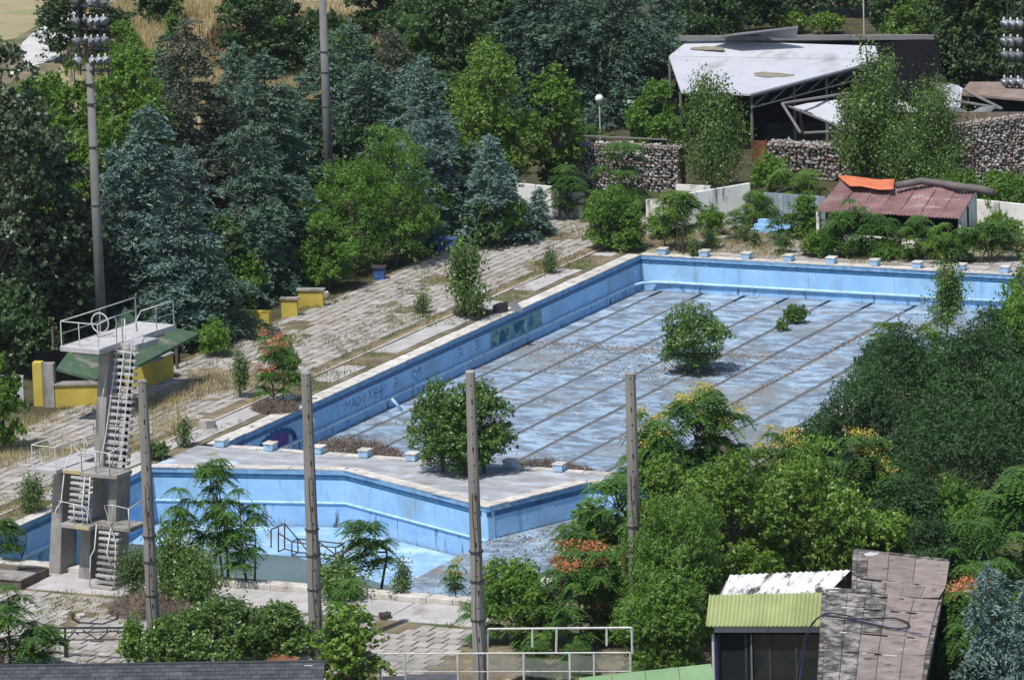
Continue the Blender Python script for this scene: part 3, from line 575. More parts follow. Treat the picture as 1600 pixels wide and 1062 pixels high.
def plant_mesh(sp,h,r,var):
    q=lambda x:round(math.log(x)/.36)
    key=(sp,q(h),q(r),var)
    if key not in _cache:
        H=math.exp(q(h)*.36); Rr=math.exp(q(r)*.36); rg=np.random.default_rng(len(_cache)*13+3); fl=None
        L=LM.get(sp)
        if sp in('broad','ash','yellowish','dark','silver','acacia'):
            lf={'broad':.12,'ash':.085,'yellowish':.095,'dark':.13,'silver':.12,'acacia':.075}[sp]; asp={'ash':.38,'acacia':.42,'silver':.7}.get(sp,.55)
            o=g_broad(H,Rr,rg,lf*(1.12 if Rr>3 else .9 if Rr<1.3 else 1),3.2,asp=asp*1.1,base=.0 if sp in('ash','yellowish','acacia','dark') else .05,up=.1 if sp=='silver' else .35,shape=.2)
        elif sp=='dense': o=g_broad(H*1.04,Rr*1.02,rg,.07,3.6,base=.002,asp=.6,lobes=70,shape=-.6,cap=20000,sprig=.75)
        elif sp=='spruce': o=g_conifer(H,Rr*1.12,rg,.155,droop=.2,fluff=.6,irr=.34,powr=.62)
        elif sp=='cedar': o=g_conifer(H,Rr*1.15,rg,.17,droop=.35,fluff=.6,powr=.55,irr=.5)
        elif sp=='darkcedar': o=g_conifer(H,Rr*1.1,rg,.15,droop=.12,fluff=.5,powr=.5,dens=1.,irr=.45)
        elif sp=='poplar': o=g_poplar(H,Rr*1.1,rg,cover=1.7,cap=15000)
        elif sp=='weed': o=g_poplar(H,Rr,rg,.05,5000,cover=1.4); L=LM['weed']
        else:
            fd=.95 if H>5 else .72 if H>2.2 else .5; 
            o=g_ailan(H,Rr,rg,fd,flowers=.85 if sp=='ailanq' else .28 if sp=='ailano' else .4 if sp=='ailany' else 0,multi=3 if Rr>1.6 else 2 if H>2.4 else 1,base=.05 if Rr>1.3 else .16)
            L=LM['ailanl'] if sp=='ailanl' else LM['ailan']; 
            if o[5] is not None: fl=quads('seed_clusters',*o[5],m_fl_y if sp=='ailany' else m_fl_o,ret=True)
        cm=quads('crown',*o[:4],L,ret=True)
        tm=o[4].mesh('trunk',m_palebark if sp=='poplar' else m_bark)
        _cache[key]=(cm,tm,fl,H,Rr)
    return _cache[key]
NM={'broad':('leafy_tree','tree'),'ash':('leafy_tree','tree'),'yellowish':('leafy_tree','tree'),'dark':('dark_tree','tree'),'silver':('silver_poplar','tree'),'spruce':('blue_spruce','spruce'),'cedar':('cedar_tree','cedar'),
 'darkcedar':('cedar_tree','cedar'),'poplar':('young_poplar','tree'),'acacia':('acacia_tree','tree'),'dense':('dense_shrub','shrub'),'ailan':('ailanthus_tree','tree'),'ailanl':('ailanthus_tree','tree'),'ailano':('ailanthus_tree','tree'),'ailany':('ailanthus_tree','tree'),'ailanq':('ailanthus_tree','tree'),'weed':('weed_plant','plant')}
_pc=[0]
def plant(sp,u,vb,vt,w,label,z=0.,name=None,cat=None,group=None,var=None):
    p=G(u,vb,z); k=PPM(p); h=(vb-vt)/(k*.98); 
    if sp in('spruce','cedar','broad','yellowish','dark','silver','acacia','ash','dense'): h*=.97
    r=w/2/k*(1.22 if sp in('dense','poplar') else 1.05); _pc[0]+=1; v=_pc[0]%2 if var is None else var
    cm,tm,fl,H,Rr=plant_mesh(sp,h,max(r,.15),(_pc[0]%3 if sp in('cedar','spruce','darkcedar') else v) if h>6.5 else 0)
    n,c=NM[sp]; n=name or n; c=cat or c
    if h<2.2 and sp!='weed' and name is None: n={'spruce':'blue_spruce'}.get(sp,'sapling' if 'ailan' in sp or sp=='poplar' else 'shrub'); c='spruce' if sp=='spruce' else ('sapling' if n=='sapling' else 'shrub')
    t=thing(n,label,c,(p[0],p[1],z-.08),random.uniform(0,2*PI),group,(r/Rr*random.uniform(.92,1.1),r/Rr*random.uniform(.92,1.1),h/H))
    t.rotation_euler[0]=random.gauss(0,.035); t.rotation_euler[1]=random.gauss(0,.035)
    link(bpy.data.objects.new('trunk' if h>1.2 else 'stem',tm),t); link(bpy.data.objects.new('crown',cm),t)
    if fl: link(bpy.data.objects.new('seed_clusters',fl),t,kind='stuff')
    return t

# ================================================================ DIVING TOWER
tw=thing('diving_tower','tall concrete diving tower with three platforms, open stairs and white handrails','diving tower',(6.0,-25.0,0),R(-6))
def col(x0,w_,y0,d_,lean,z1,z0=-.12,name='column',flare=.0):
    b=MB(); n=1
    b.hexa([(x0-flare,y0,z0),(x0+w_+flare,y0,z0),(x0+w_+flare,y0+d_+flare,z0),(x0-flare,y0+d_+flare,z0),(x0+lean,y0,z1),(x0+w_+lean,y0,z1),(x0+w_+lean,y0+d_,z1),(x0+lean,y0+d_,z1)])
    return b.obj(name,m_conc,tw,bevel=.02)
col(-1.38,.5,.36,1.15,.5,4.63,name='leg',flare=.05)
col(.33,.5,.13,.9,.22,2.42,name='leg',flare=.04)
col(1.52,.42,.3,1.0,.5,4.63,name='leg',flare=.04)
col(.12,.5,1.1,1.1,1.1,9.77,name='column')
b=MB(); b.box(0,2.0,0,5.7,9.78,10.0); b.obj('top_platform',m_concpale,tw,bevel=.015)
b=MB(); b.box(2.003,2.85,1.55,3.1,9.72,9.98); b.obj('stair_landing',m_concpale,tw,bevel=.015)
b=MB(); b.box(.25,1.75,.5,5.2,9.6,9.777); b.obj('slab_rib',m_conc,tw)
b=MB(); b.box(-1.3,0,-.68,4.0,4.63,4.8); b.obj('middle_platform',m_concpale,tw,bevel=.015)
b=MB(); b.hexa([(.003,-.25,4.6),(1.0,-.25,4.6),(1.0,1.3,4.6),(.003,1.3,4.6),(.003,-.25,4.78),(1.0,-.25,4.78),(1.0,1.3,4.78),(.003,1.3,4.78)]); b.obj('stair_landing',m_concpale,tw,bevel=.015)
b=MB(); b.hexa([(1.003,-.35,4.56),(2.75,-.2,4.56),(2.75,.95,4.56),(1.003,.95,4.56),(1.003,-.35,4.75),(2.75,-.2,4.75),(2.75,.95,4.75),(1.003,.95,4.75)]); b.obj('stair_landing',m_conc,tw,bevel=.02)
b=MB(); b.box(.2,1.75,-.9,.35,2.42,2.6); b.obj('low_platform',m_conc,tw,bevel=.02)
b=MB(); b.box(1.753,3.45,-.42,.85,2.40,2.58); b.obj('stair_landing',m_conc,tw,bevel=.02)
m_yel=mat('faded_yellow_edge',[(.3,(.40,.31,.12)),(.7,(.5,.42,.24))],4,.9,.2)
MB().box(.15,.95,-.275,-.252,4.62,4.77).obj('yellow_edge',m_yel,tw); MB().box(1.0,1.7,-.925,-.902,2.44,2.58).obj('yellow_edge',m_yel,tw)
def flight(x0,x1,xs,y0,y1,z0,z1,n):
    for k in range(n):
        t=(k+.5)/n; z=z0+(z1-z0)*t; y=y0+(y1-y0)*t; dx=xs*t
        b=MB(); b.box(x0+dx+random.uniform(-.02,.02),x1+dx+random.uniform(-.02,.02),y,y+.30,z-.05,z+.055); b.obj('stair_tread',m_concpale if n>12 or random.random()<.5 else m_conc,tw,bevel=.01)
    for xx in (x0+.25,x1-.3):
        b=MB(); b.bar((xx,y0+.2,z0-.05),(xx+xs,y1+.2,z1-.1),.12,.09); b.obj('stringer',m_black if n>12 else m_conc,tw)
flight(1.5,2.6,.35,.75,1.3,4.85,9.75,17)
flight(.42,1.42,.05,-.62,-.3,2.68,4.6,8)
flight(1.85,2.85,.05,-.85,-.45,.1,2.4,9)
MB().box(1.8,2.9,-1.15,-.6,-.09,.10).obj('stair_base',m_conc,tw)
def rail(pts,r=.026): MB().tube(pts,r,6).obj('handrail',m_white,tw,smooth=True)
def railset(path,h,zb,posts,mid=True):
    rail([(x,y,zb+h) for x,y in path]); 
    if mid: rail([(x,y,zb+h*.5) for x,y in path],.02)
    for x,y in posts: MB().tube([(x,y,zb),(x,y,zb+h)],.024,6).obj('rail_post',m_white,tw)
z=10.0
railset([(.06,.06),(.06,2.3),(.02,5.6)],1.05,z,[(.06,.06),(.05,2.9),(.02,5.6)])
railset([(.06,.06),(1.94,.06)],1.05,z,[(.98,.06),(1.94,.06)],mid=False)
rail([(1.94,.06,z+1.05),(1.94,1.0,z+1.15),(1.94,1.35,z+1.15),(1.94,1.42,z+.9),(1.95,1.35,z-.4),(1.62,.75,6.2),(1.5,.5,5.2),(1.48,.4,4.8)])
rail([(1.94,.06,z+.5),(1.94,1.2,z+.5)],.02)
railset([(1.98,3.2),(1.98,5.6)],1.05,z,[(1.98,5.6),(1.98,4.3)])
rail([(1.98,3.2,z+1.05),(2.4,2.2,z+.85),(2.86,1.6,z+.55),(2.86,1.55,z+.95),(2.80,1.35,z+.5),(2.75,1.1,9.),(2.45,.6,5.4),(2.6,.1,5.0),(2.4,-.2,5.2)])
rail([(2.1,1.6,z),(2.1,1.6,z+1.0),(2.35,1.45,z+1.05),(2.45,1.3,z+.3),(2.2,.8,7.0),(2.05,.5,4.9)])
rail([(1.72,1.2,9.6),(1.45,.75,7.5),(1.3,.62,4.9)],.02)
for zz,dx in ((9.75,.33),(7.8,.2),(6.6,.1),(5.8,.05)): rail([(1.45+dx*1.1,.75+dx*1.4,zz),(2.5+dx,.75+dx*1.4,zz)],.018)
rail([(1.1,.35,5.0),(1.5,.4,5.0)],.02)
def ring(c,r,ax): 
    pts=[(c[0]+r*math.cos(a*PI/12)*ax[0],c[1]+r*math.cos(a*PI/12)*ax[1],c[2]+r*math.sin(a*PI/12)) for a in range(25)]
    MB().tube(pts,.03,6,cap=False).obj('ring_hoop',m_white,tw,smooth=True)
ring((.55,2.2,10.62),.42,(1,.05)); rail([(.05,2.2,10.6),(.12,2.2,10.6)],.02)
z=4.8
railset([(-1.25,-.62),(-1.25,3.9)],.98,z,[(-1.25,-.62),(-1.25,1.6),(-1.25,3.9)])
railset([(-1.25,-.62),(-.05,-.62)],.98,z,[(-.05,-.62)],mid=False)
rail([(-.05,-.62,z+.98),(-.05,.4,z+1.1),(.02,.5,z+.6),(.05,-.1,z+.1),(.05,-.5,3.4),(-.02,-.75,3.2),(0,-.95,2.9)])
railset([(-.05,1.5),(-.05,3.9)],.98,z,[(-.05,1.5),(-.05,3.9)])
rail([(1.05,-.3,z),(1.05,-.3,z+.95),(2.4,-.2,z+.85),(2.7,.5,z+1.1)]); 
for x in (1.75,2.45): rail([(x,-.26,z-.02),(x,-.24,z+.88)])
rail([(1.5,-.35,4.6),(1.5,-.55,3.4),(1.55,-.75,2.9),(1.55,-.8,2.65)]); rail([(1.2,-.25,4.8),(1.2,-.55,3.6),(1.3,-.75,3.5),(1.35,-.8,2.6)])
ring((-.6,2.0,5.3),.33,(1,.05))
z=2.6
rail([(.22,-.86,z),(.22,-.86,z+.95),(1.45,-.86,z+.85),(1.6,-.7,z+.5),(1.6,-.5,z)]); rail([(.95,-.86,z),(.95,-.86,z+.9)])
rail([(2.6,-.38,z),(2.6,-.38,z+.9),(3.4,-.38,z+.8),(3.4,.8,z+1.0)]); rail([(3.4,-.38,z),(3.4,-.38,z+.8)]); rail([(2.6,-.38,z+.9),(2.2,-.4,z+.85),(2.9,-.7,z-.6),(2.95,-.9,1.0),(2.95,-1.1,.1)])
rail([(1.78,-.45,z),(1.8,-.7,1.6),(1.72,-.9,1.3),(1.75,-1.1,.05)]); rail([(2.5,-.45,z-.1),(2.45,-.75,1.5),(2.7,-.9,1.2)])
# ---------------------------------------------------------------- concrete posts and masts
def post(u,vb,vt,label,r0,r1,cable=True):
    p=G(u,vb,0); k=PPM(p); h=(vb-vt)/(k*.98)
    t=thing('concrete_post',label,'post',(p[0],p[1],-.1),random.uniform(-.3,.3),'tall concrete posts in the foreground')
    b=MB(); b.tube([(0,0,0),(0,0,h*.5),(0,0,h-.03)],r0,10,r1); b.obj('shaft',m_pole,t,smooth=False)
    b=MB(); b.tube([(0,0,h-.03),(0,0,h+.02)],r1*1.06,10,r1*.9); b.obj('cap',m_conc,t)
    n=int(h/.62)
    for q in range(n):
        z=.5+q*.62; rr=r0+(r1-r0)*z/h; a=R(-62)+ (0 if q%2 else .12)
        x,y=math.cos(a)*rr,math.sin(a)*rr; hh=.05 if q%3 else .09
        MB().tube([(x*.9,y*.9,z),(x*1.012,y*1.012,z)],.032,6).obj('bolt_hole',m_black,t) if hh<.06 else MB().bar((x*1.0,y*1.0,z-.09),(x*1.004,y*1.004,z+.09),.035,.03).obj('bolt_hole',m_black,t)
    if cable:
        for a0 in (R(-75),R(-40)):
            pts=[(math.cos(a0+.12*math.sin(i*1.3))*(r0+.035+(r1-r0)*i/9*.6),math.sin(a0+.12*math.sin(i*1.3))*(r0+.035+(r1-r0)*i/9*.6),.2+h*.62*i/9) for i in range(10)]
            MB().tube(pts,.013,4).obj('cable',m_cable,t)
        for z in (h*.24,h*.36,h*.45): MB().tube([(0,0,z),(0,0,z+.05)],r0*1.03,10).obj('steel_band',m_darkmetal,t)
    return t
post(242,1030,590,'concrete post nearest the diving tower, first of the four foreground posts from the left',.29,.19,True)
post(495,1022,577,'second foreground concrete post from the left, crossing the left half of the blue pool wall',.29,.20)
post(751,1085,575,'third foreground concrete post from the left, standing in front of the dense shrub',.29,.19)
post(996,1012,578,'rightmost of the four foreground concrete posts, rising in front of the flowering trees',.29,.21)
p=G(976,1005,0); MB().tube([(p[0],p[1],-.1),(p[0]+.05,p[1],4.3)],.11,6,.09).obj('wooden_pole',m_bark,None,'short dark wooden pole beside the rightmost concrete post','pole')
def mast(u,vb,h,label,r0,r1,zh):
    p=G(u,vb,0); t=thing('floodlight_mast',label,'light mast',(p[0],p[1],-.1),0,'floodlight masts')
    b=MB(); b.tube([(0,0,0),(0,0,h)],r0,12,r1); b.obj('pole',m_mast,t,smooth=True)
    for z in zh: MB().tube([(0,0,z),(0,0,z+.05)],r0*.92,12).obj('steel_band',m_darkmetal,t)
    return t,p,PPM(p)
def flood(b_par,c,s,aim):
    f=bpy.data.objects.new('floodlight',None)
    b=MB(); ax=Vector(aim).normalized(); b.lathe([(.06*s,-.34*s),(.15*s,-.30*s),(.23*s,-.14*s),(.30*s,.06*s),(.31*s,.10*s)],c,ax,12)
    o=b.obj('floodlight',m_lens if random.random()<.5 else m_lamph,b_par,smooth=True)
    g=MB(); g.lathe([(.28*s,.105*s),(.20*s,.14*s),(.02*s,.15*s)],c,ax,12); g.obj('lens',m_lamph if random.random()<.6 else m_lens,o,smooth=True)
    h=MB(); cc=Vector(c); h.lathe([(.06*s,-.10*s),(.07*s,.02*s),(.03*s,.10*s)],cc+Vector((-.05,0,.34*s)),(.3,-.4,.85),8); h.obj('ballast_cap',m_globe,o)
ml,pl,kl=mast(161,560,(560-92)/ (31.3*.98),'grey floodlight mast behind the diving tower carrying rows of round lamps',.30,.19,(2,8,11,13.2,14.2))
H=(560-92)/(31.3*.98)
fr=MB(); 
for x in (-.45,.0,.35,.8,1.15): fr.tube([(x,-.15,H-.6),(x,-.15,H+4.2)],.035,5)
for z in (-.35,.75,1.75,2.9,4.0):
    fr.tube([(-.6,-.15,H+z),(1.25,-.15,H+z)],.04,5); fr.tube([(-.5,.4,H+z),(1.1,.4,H+z)],.04,5); fr.box(-.5,1.15,-.15,.4,H+z-.04,H+z-.01)
fr.tube([(-1.15,.2,H-1.),(-1.15,.2,H+.8)],.03,4); fr.tube([(-1.15,.2,H+.75),(-.5,.2,H+.75)],.03,4); fr.tube([(-.4,-.2,H-.3),(-.4,-.2,H+4)],.05,5)
fr.obj('lamp_frame',m_darkmetal,ml)
for z in (.15,1.15,2.15,3.2):
    flood(ml,(-.42,-.5,H+z),.82,(-.35,-.8,-.45))
    for k,x in enumerate((.42,.80,1.18)): flood(ml,(x,-.35,H+z+.05*k),.78,(.75,-.35,-.55))
    if z in(1.15,2.15): flood(ml,(.05,-.3,H+z+.1),.6,(.5,-.6,-.5))
m2,p2,k2=mast(517,352,15.5,'grey light mast without lamps in view rising through the top edge from the trees',.30,.2,(3.4,5,7,9,10.2))
# right edge lamp cluster
p=G(1588,330,0); t=thing('floodlight_mast','floodlight mast at the right edge with four rows of pale round lamps','light mast',(p[0],p[1],0),0,'floodlight masts'); k=PPM(p)
MB().tube([(1.35,0,-.1),(1.35,0,13)],.26,10,.18).obj('pole',m_mast,t)
fr=MB(); 
for x in (-.35,.1,.5): fr.tube([(x,-.2,7.2),(x,-.2,12.3)],.035,5)
for v in (36,88,145,187-40): pass
zs=[(330-v)/(k*.98) for v in (132,91,69,43)]
for z in zs: fr.tube([(-.5,-.2,z-.25),(1.4,-.2,z-.25)],.045,5)
fr.obj('lamp_frame',m_darkmetal,t)
for z in zs:
    for x in (-.42,-.02,.40): flood(t,(x,-.45,z+.1),.95,(-.5,-.75,-.45))
# background lamp posts and poles
p=G(938,215,0); t=thing('street_lamp','white globe lamp on a thin white pole above the stone wall','lamp',(p[0],p[1],-.1))
MB().tube([(0,0,0),(0,0,2.35)],.045,6).obj('pole',m_white,t); b=MB(); b.lathe([(.02,-.27),(.15,-.23),(.25,-.1),(.27,0),(.25,.1),(.15,.23),(.02,.27)],(0,0,2.58),n=14); b.obj('globe',m_globe,t,smooth=True)
p=G(989,222,0); t=thing('gate_pillar','dark pillar with a small white cap right of the globe lamp','pillar',(p[0],p[1],-.1))
MB().box(-.12,.12,-.12,.12,0,2.6).obj('shaft',m_black,t); MB().box(-.22,.26,-.22,.22,2.602,2.75).obj('cap',m_white,t)
p=G(1350,52,0); MB().tube([(p[0],p[1],-.1),(p[0],p[1],7)],.05,6).obj('flag_pole',m_white,None,'thin pale pole behind the big canopy','pole')
p=G(1384,24,0); MB().box(p[0]-.2,p[0]+.2,p[1]-.2,p[1]+.2,-.1,6).obj('white_column',m_wwall,None,'short white column at the top edge right of the thin pale pole','column')
p=G(117,140,0); t=thing('small_lamp_post','small dark lamp post left of the floodlight mast near the pale path','lamp',(p[0],p[1],-.1)); MB().tube([(0,0,0),(0,0,2.6)],.05,6).obj('pole',m_darkmetal,t); MB().box(-.25,.25,-.2,.2,2.6,2.85).obj('lamp_head',m_darkmetal,t)
# ---------------------------------------------------------------- gabion walls
def gabion(u0,v0,u1,v1,h,label,thick=1.,sz=.25,posts=True,h1=None):
    a=Vector(G(u0,v0,0)); b_=Vector(G(u1,v1,0)); a.z=b_.z=-.1; d=(b_-a); L=d.length; d.normalize(); n=Vector((d.y,-d.x,0)); h1=h1 or h
    t=thing('gabion_wall',label,'stone wall',tuple(a),math.atan2(d.y,d.x))
    st=MB(); rr=random.Random(int(u0)); nx=int(L/(sz*.86)); 
    def stone(x,y,z,s):
        v=[]; pts=[(1,0,0),(-1,0,0),(0,1,0),(0,-1,0),(0,0,1),(0,0,-1),(.6,.6,.6),(-.6,.6,.6),(.6,-.6,.6),(-.6,-.6,.6),(.6,-.6,-.6),(-.6,-.6,-.6)]
        ax=rr.uniform(.75,1.25);az=rr.uniform(.6,1.);an=rr.uniform(0,3.14);c,s_=math.cos(an),math.sin(an)
        for p in pts[:6]:
            q=[p[0]*ax*s*rr.uniform(.8,1.1),p[1]*s*rr.uniform(.8,1.1),p[2]*az*s*rr.uniform(.8,1.1)]
            v.append((x+q[0]*c-q[2]*s_,y+q[1],z+q[0]*s_+q[2]*c))
        v.append((x+rr.uniform(-.5,.5)*s,y-s*.8,z+rr.uniform(-.5,.5)*s))
        st.add(v,[(4,0,2),(4,2,1),(4,1,6),(4,6,0),(6,1,3),(6,3,0),(5,2,0),(5,1,2),(5,3,1),(5,0,3)] if False else [(4,0,2),(4,2,1),(4,1,3),(4,3,0),(5,2,0),(5,1,2),(5,3,1),(5,0,3)])
    for i in range(nx):
        x=(i+.5)*L/nx; hh=h+(h1-h)*x/L; nz=int(hh/(sz*.72))
        for j in range(nz): stone(x+rr.uniform(-.3,.3)*sz,rr.uniform(-.05,.12),(j+.5)*hh/nz+rr.uniform(-.2,.2)*sz,sz*rr.uniform(.34,.80))
        for q in range(3): stone(x+rr.uniform(-.3,.3)*sz,sz*(q+.8),hh+rr.uniform(-.1,.05),sz*rr.uniform(.45,.7))
    st.obj('stones',m_stone,t,kind='stuff')
    MB().hexa([(0,.16,0),(L,.16,0),(L,thick,0),(0,thick,0),(0,.16,h-.1),(L,.16,h1-.1),(L,thick,h1-.1),(0,thick,h1-.1)]).obj('core',m_bark,t)
    if posts:
        for zf in (.33,.66): MB().tube([(0,-.24,h*zf),(L,-.24,h1*zf)],.015,4).obj('cage_wire',m_rust,t)
        m=int(L/2); 
        for i in range(m+1):
            x=L*i/m; hh=h+(h1-h)*x/L; MB().tube([(x,-.22,0),(x,-.22,hh+.1)],.03,5).obj('cage_post',m_rust,t)
        MB().tube([(0,-.22,h+.05),(L,-.22,h1+.05)],.025,5).obj('cage_rail',m_rust,t)
    return t
gabion(850,290,1062,300,2.75,'left gabion wall of grey stones behind the white wall pieces')
gabion(1197,274,1345,284,2.1,'middle gabion wall of pale stones right of the rusty gate, below the collapsed canopy',sz=.30)
gabion(1340,292,1640,292,2.9,'tall right gabion wall of small dark stones rising to the right edge',sz=.23,h1=4.5)
# white rail board on the left gabion
a=G(845,216,2.85)
p=G(850,285,0); q=G(1040,293,0); t=MB(); t.bar((p[0],p[1]+.5,2.85),(q[0],q[1]+.5,2.8),.22,.05); t.obj('wall_capping',m_mast,None,'long pale metal strip lying on top of the left gabion wall','metal strip')
p=G(1175,276,0); t=thing('rusty_gate','rusty brown metal gate leaf between the left and middle gabion walls','gate',(p[0],p[1],-.1),R(3))
for k in range(6): MB().box(.05+k*.145,.185+k*.145,0,.03,.15,2.3).obj('gate_board',m_rust,t)
MB().box(0,.05,-.03,.05,0,2.4).obj('gate_frame',m_rust,t); MB().box(.93,.98,-.03,.05,0,2.4).obj('gate_frame',m_rust,t); MB().box(-1.6,1.2,-.06,-.03,.9,.95).obj('cross_rail',m_mast,t)
# ---------------------------------------------------------------- white wall pieces
def wwall(pts,h0,h1,label,th=.2,name='retaining_wall',segs=None,m=None):
    """pts: base pixels"""
    a=Vector(G(*pts[0],0)); b_=Vector(G(*pts[1],0)); d=b_-a; L=d.length
    t=thing(name,label,'wall',(a.x,a.y,-.1),math.atan2(d.y,d.x)); n=segs or max(1,round(L/2.2))
    for i in range(n):
        x0=L*i/n+.006;x1=L*(i+1)/n-.006; z0=h0+(h1-h0)*i/n; z1=h0+(h1-h0)*(i+1)/n
        MB().hexa([(x0,0,0),(x1,0,0),(x1,th,0),(x0,th,0),(x0,0,z0),(x1,0,z1),(x1,th,z1),(x0,th,z0)]).obj('wall_segment',m or m_wwall,t,bevel=.01)
    return t
wwall([(808,330),(862,334)],1.75,1.7,'short low white wall piece left behind the small blue spruce')
wwall([(862,338),(912,342)],1.65,1.6,'white wall piece with rust streaks behind the leaning ailanthus sapling')
wwall([(1010,364),(1068,368)],2.0,2.3,'white wall piece behind the twin saplings at the far pool corner')
wwall([(1068,364),(1174,351)],2.3,2.5,'long white wall with black mould streaks along its top, left of the sheet metal fence')
MB().box(*sum(([G(1062,300)[0]+k for k in (0,2.2)],),[]),G(1062,300)[1]-.6,G(1062,300)[1]-.4,-.1,.55).obj('white_board',m_wwall,None,'small white board standing above the mould-streaked wall','board')
t=wwall([(1176,352),(1290,356)],2.05,1.9,'grey blue corrugated sheet fence half hidden by the light green ailanthus',.05,'sheet_fence',14,mat('grey_blue_sheet',[(.3,(.22,.27,.30)),(.7,(.36,.42,.46))],1,.7,.2,tint=.2))
p=G(1172,362); t=thing('step_block','faded blue concrete steps below the sheet metal fence','steps',(p[0],p[1],-.1))
for k in range(3): MB().box(.1*k,2.3,.35*k,.35*k+.34,0,.25+.22*k).obj('step',m_wall2,t)
wwall([(1520,352),(1680,372)],1.6,1.7,'white wall right of the red roofed kiosk, behind leafy saplings')
# ---------------------------------------------------------------- red roofed kiosk
kx0,ky=7.3,59.3
t=thing('pool_kiosk','low kiosk with a sagging red brown corrugated roof and pale wall beside the far deck','kiosk',(0,0,0))
A=Vector(G(1275,329,1.95));B_=Vector(G(1498,341,1.95));C_=Vector(G(1527,291,2.9));D_=Vector(G(1312,284,2.9))
nS=7
def corr(A,B,C,D,n,amp,m,par,name,th=.03,rows=5,sag=0):
    """corrugated sheet over quad A(nearL) B(nearR) C(farR) D(farL)"""
    b=MB(); P=[]
    for j in range(rows+1):
        v=j/rows
        for i in range(n*4+1):
            u=i/(n*4); p=(A*(1-u)+B*u)*(1-v)+(D*(1-u)+C*u)*v; p=p+Vector((0,0,amp*math.sin(2*PI*u*n)+sag*math.sin(PI*v)*math.sin(3*u+1))); P.append(p)
    W=n*4+1; N=len(P)
    b.add(P+[p-Vector((0,0,th)) for p in P],[(j*W+i,j*W+i+1,(j+1)*W+i+1,(j+1)*W+i) for j in range(rows) for i in range(W-1)]+[(N+j*W+i,N+(j+1)*W+i,N+(j+1)*W+i+1,N+j*W+i+1) for j in range(rows) for i in range(W-1)]
      +[(i,N+i,N+i+1,i+1) for i in range(W-1)]+[(rows*W+i,rows*W+i+1,N+rows*W+i+1,N+rows*W+i) for i in range(W-1)],random.random())
    return b.obj(name,m,par)
for k in range(nS):
    u0,u1=k/nS,(k+1)/nS+.008; z=Vector((0,0,.012*(k%2)+random.uniform(-.02,.02)))
    corr(A.lerp(B_,u0)+z,A.lerp(B_,u1)+z,D_.lerp(C_,u1)+z,D_.lerp(C_,u0)+z,6,.035,m_redroof,t,'roof_sheet',sag=-.05)
MB().hexa([tuple(A+Vector((.1,.1,-2.05))),tuple(B_+Vector((-.1,.1,-2.05))),(B_.x-.1,B_.y+.5,-.1),(A.x+.1,A.y+.5,-.1),tuple(A+Vector((.1,.3,-1.35))),tuple(B_+Vector((-.1,.3,-1.35))),(B_.x-.1,B_.y+.5,.6),(A.x+.1,A.y+.5,.6)]).obj('counter_wall',m_wwall,t)
for p,zt in ((A,1.9),(B_,1.9)): MB().box(p.x-.08,p.x+.08,p.y+.2,p.y+.36,-.1,zt-.08).obj('post',m_wwall,t)
MB().hexa([(B_.x-.15,B_.y+.3,-.1),(B_.x+.0,B_.y+.3,-.1),(C_.x+.0,C_.y-.1,-.1),(C_.x-.15,C_.y-.1,-.1),(B_.x-.15,B_.y+.3,1.88),(B_.x,B_.y+.3,1.88),(C_.x,C_.y-.1,2.75),(C_.x-.15,C_.y-.1,2.75)]).obj('side_wall',m_wwall,t)
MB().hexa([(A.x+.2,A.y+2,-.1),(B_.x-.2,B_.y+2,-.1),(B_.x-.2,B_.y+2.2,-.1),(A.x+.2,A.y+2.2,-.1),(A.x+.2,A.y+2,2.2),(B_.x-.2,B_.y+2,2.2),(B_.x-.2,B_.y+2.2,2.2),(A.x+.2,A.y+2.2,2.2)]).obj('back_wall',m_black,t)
O=[Vector(G(*q)) for q in ((1309,277,3.05),(1398,283,3.0),(1396,298,2.85),(1328,293,2.85))]
b=MB(); n=8; P=[]
for j in range(5):
    for i in range(n+1):
        u=i/n;v=j/4; p=(O[3]*(1-u)+O[2]*u)*(1-v)+(O[0]*(1-u)+O[1]*u)*v; P.append(p+Vector((0,0,.07+.05*math.sin(u*7)+.03*random.random())))
b.add(P+[p-Vector((0,0,.04)) for p in P],[(j*9+i,j*9+i+1,j*9+i+10,j*9+i+9) for j in range(4) for i in range(8)]+[(45+j*9+i,45+j*9+i+9,45+j*9+i+10,45+j*9+i+1) for j in range(4) for i in range(8)]+[(i,45+i,46+i,i+1) for i in range(8)]+[(i*9+8,45+i*9+8,45+i*9+17,i*9+17) for i in range(4)])
b.obj('orange_tarp',m_orange,None,'bright orange tarp folded over the back edge of the red kiosk roof','tarp',smooth=True)
b=MB(); pts=[G(1400,290,3.05),G(1440,283,3.2),G(1470,287,3.0),G(1500,292,3.05),G(1528,295,2.95),G(1552,301,2.8)]
b.tube([tuple(p) for p in pts],.20,9,.24); b.obj('rolled_tarp',mat('brown_grey_roll',[(.3,(.09,.075,.075)),(.7,(.17,.145,.14))],1.5,.7,.4,3),None,'dark brown rolled sheeting along the back of the red kiosk roof','rolled tarp',smooth=True)
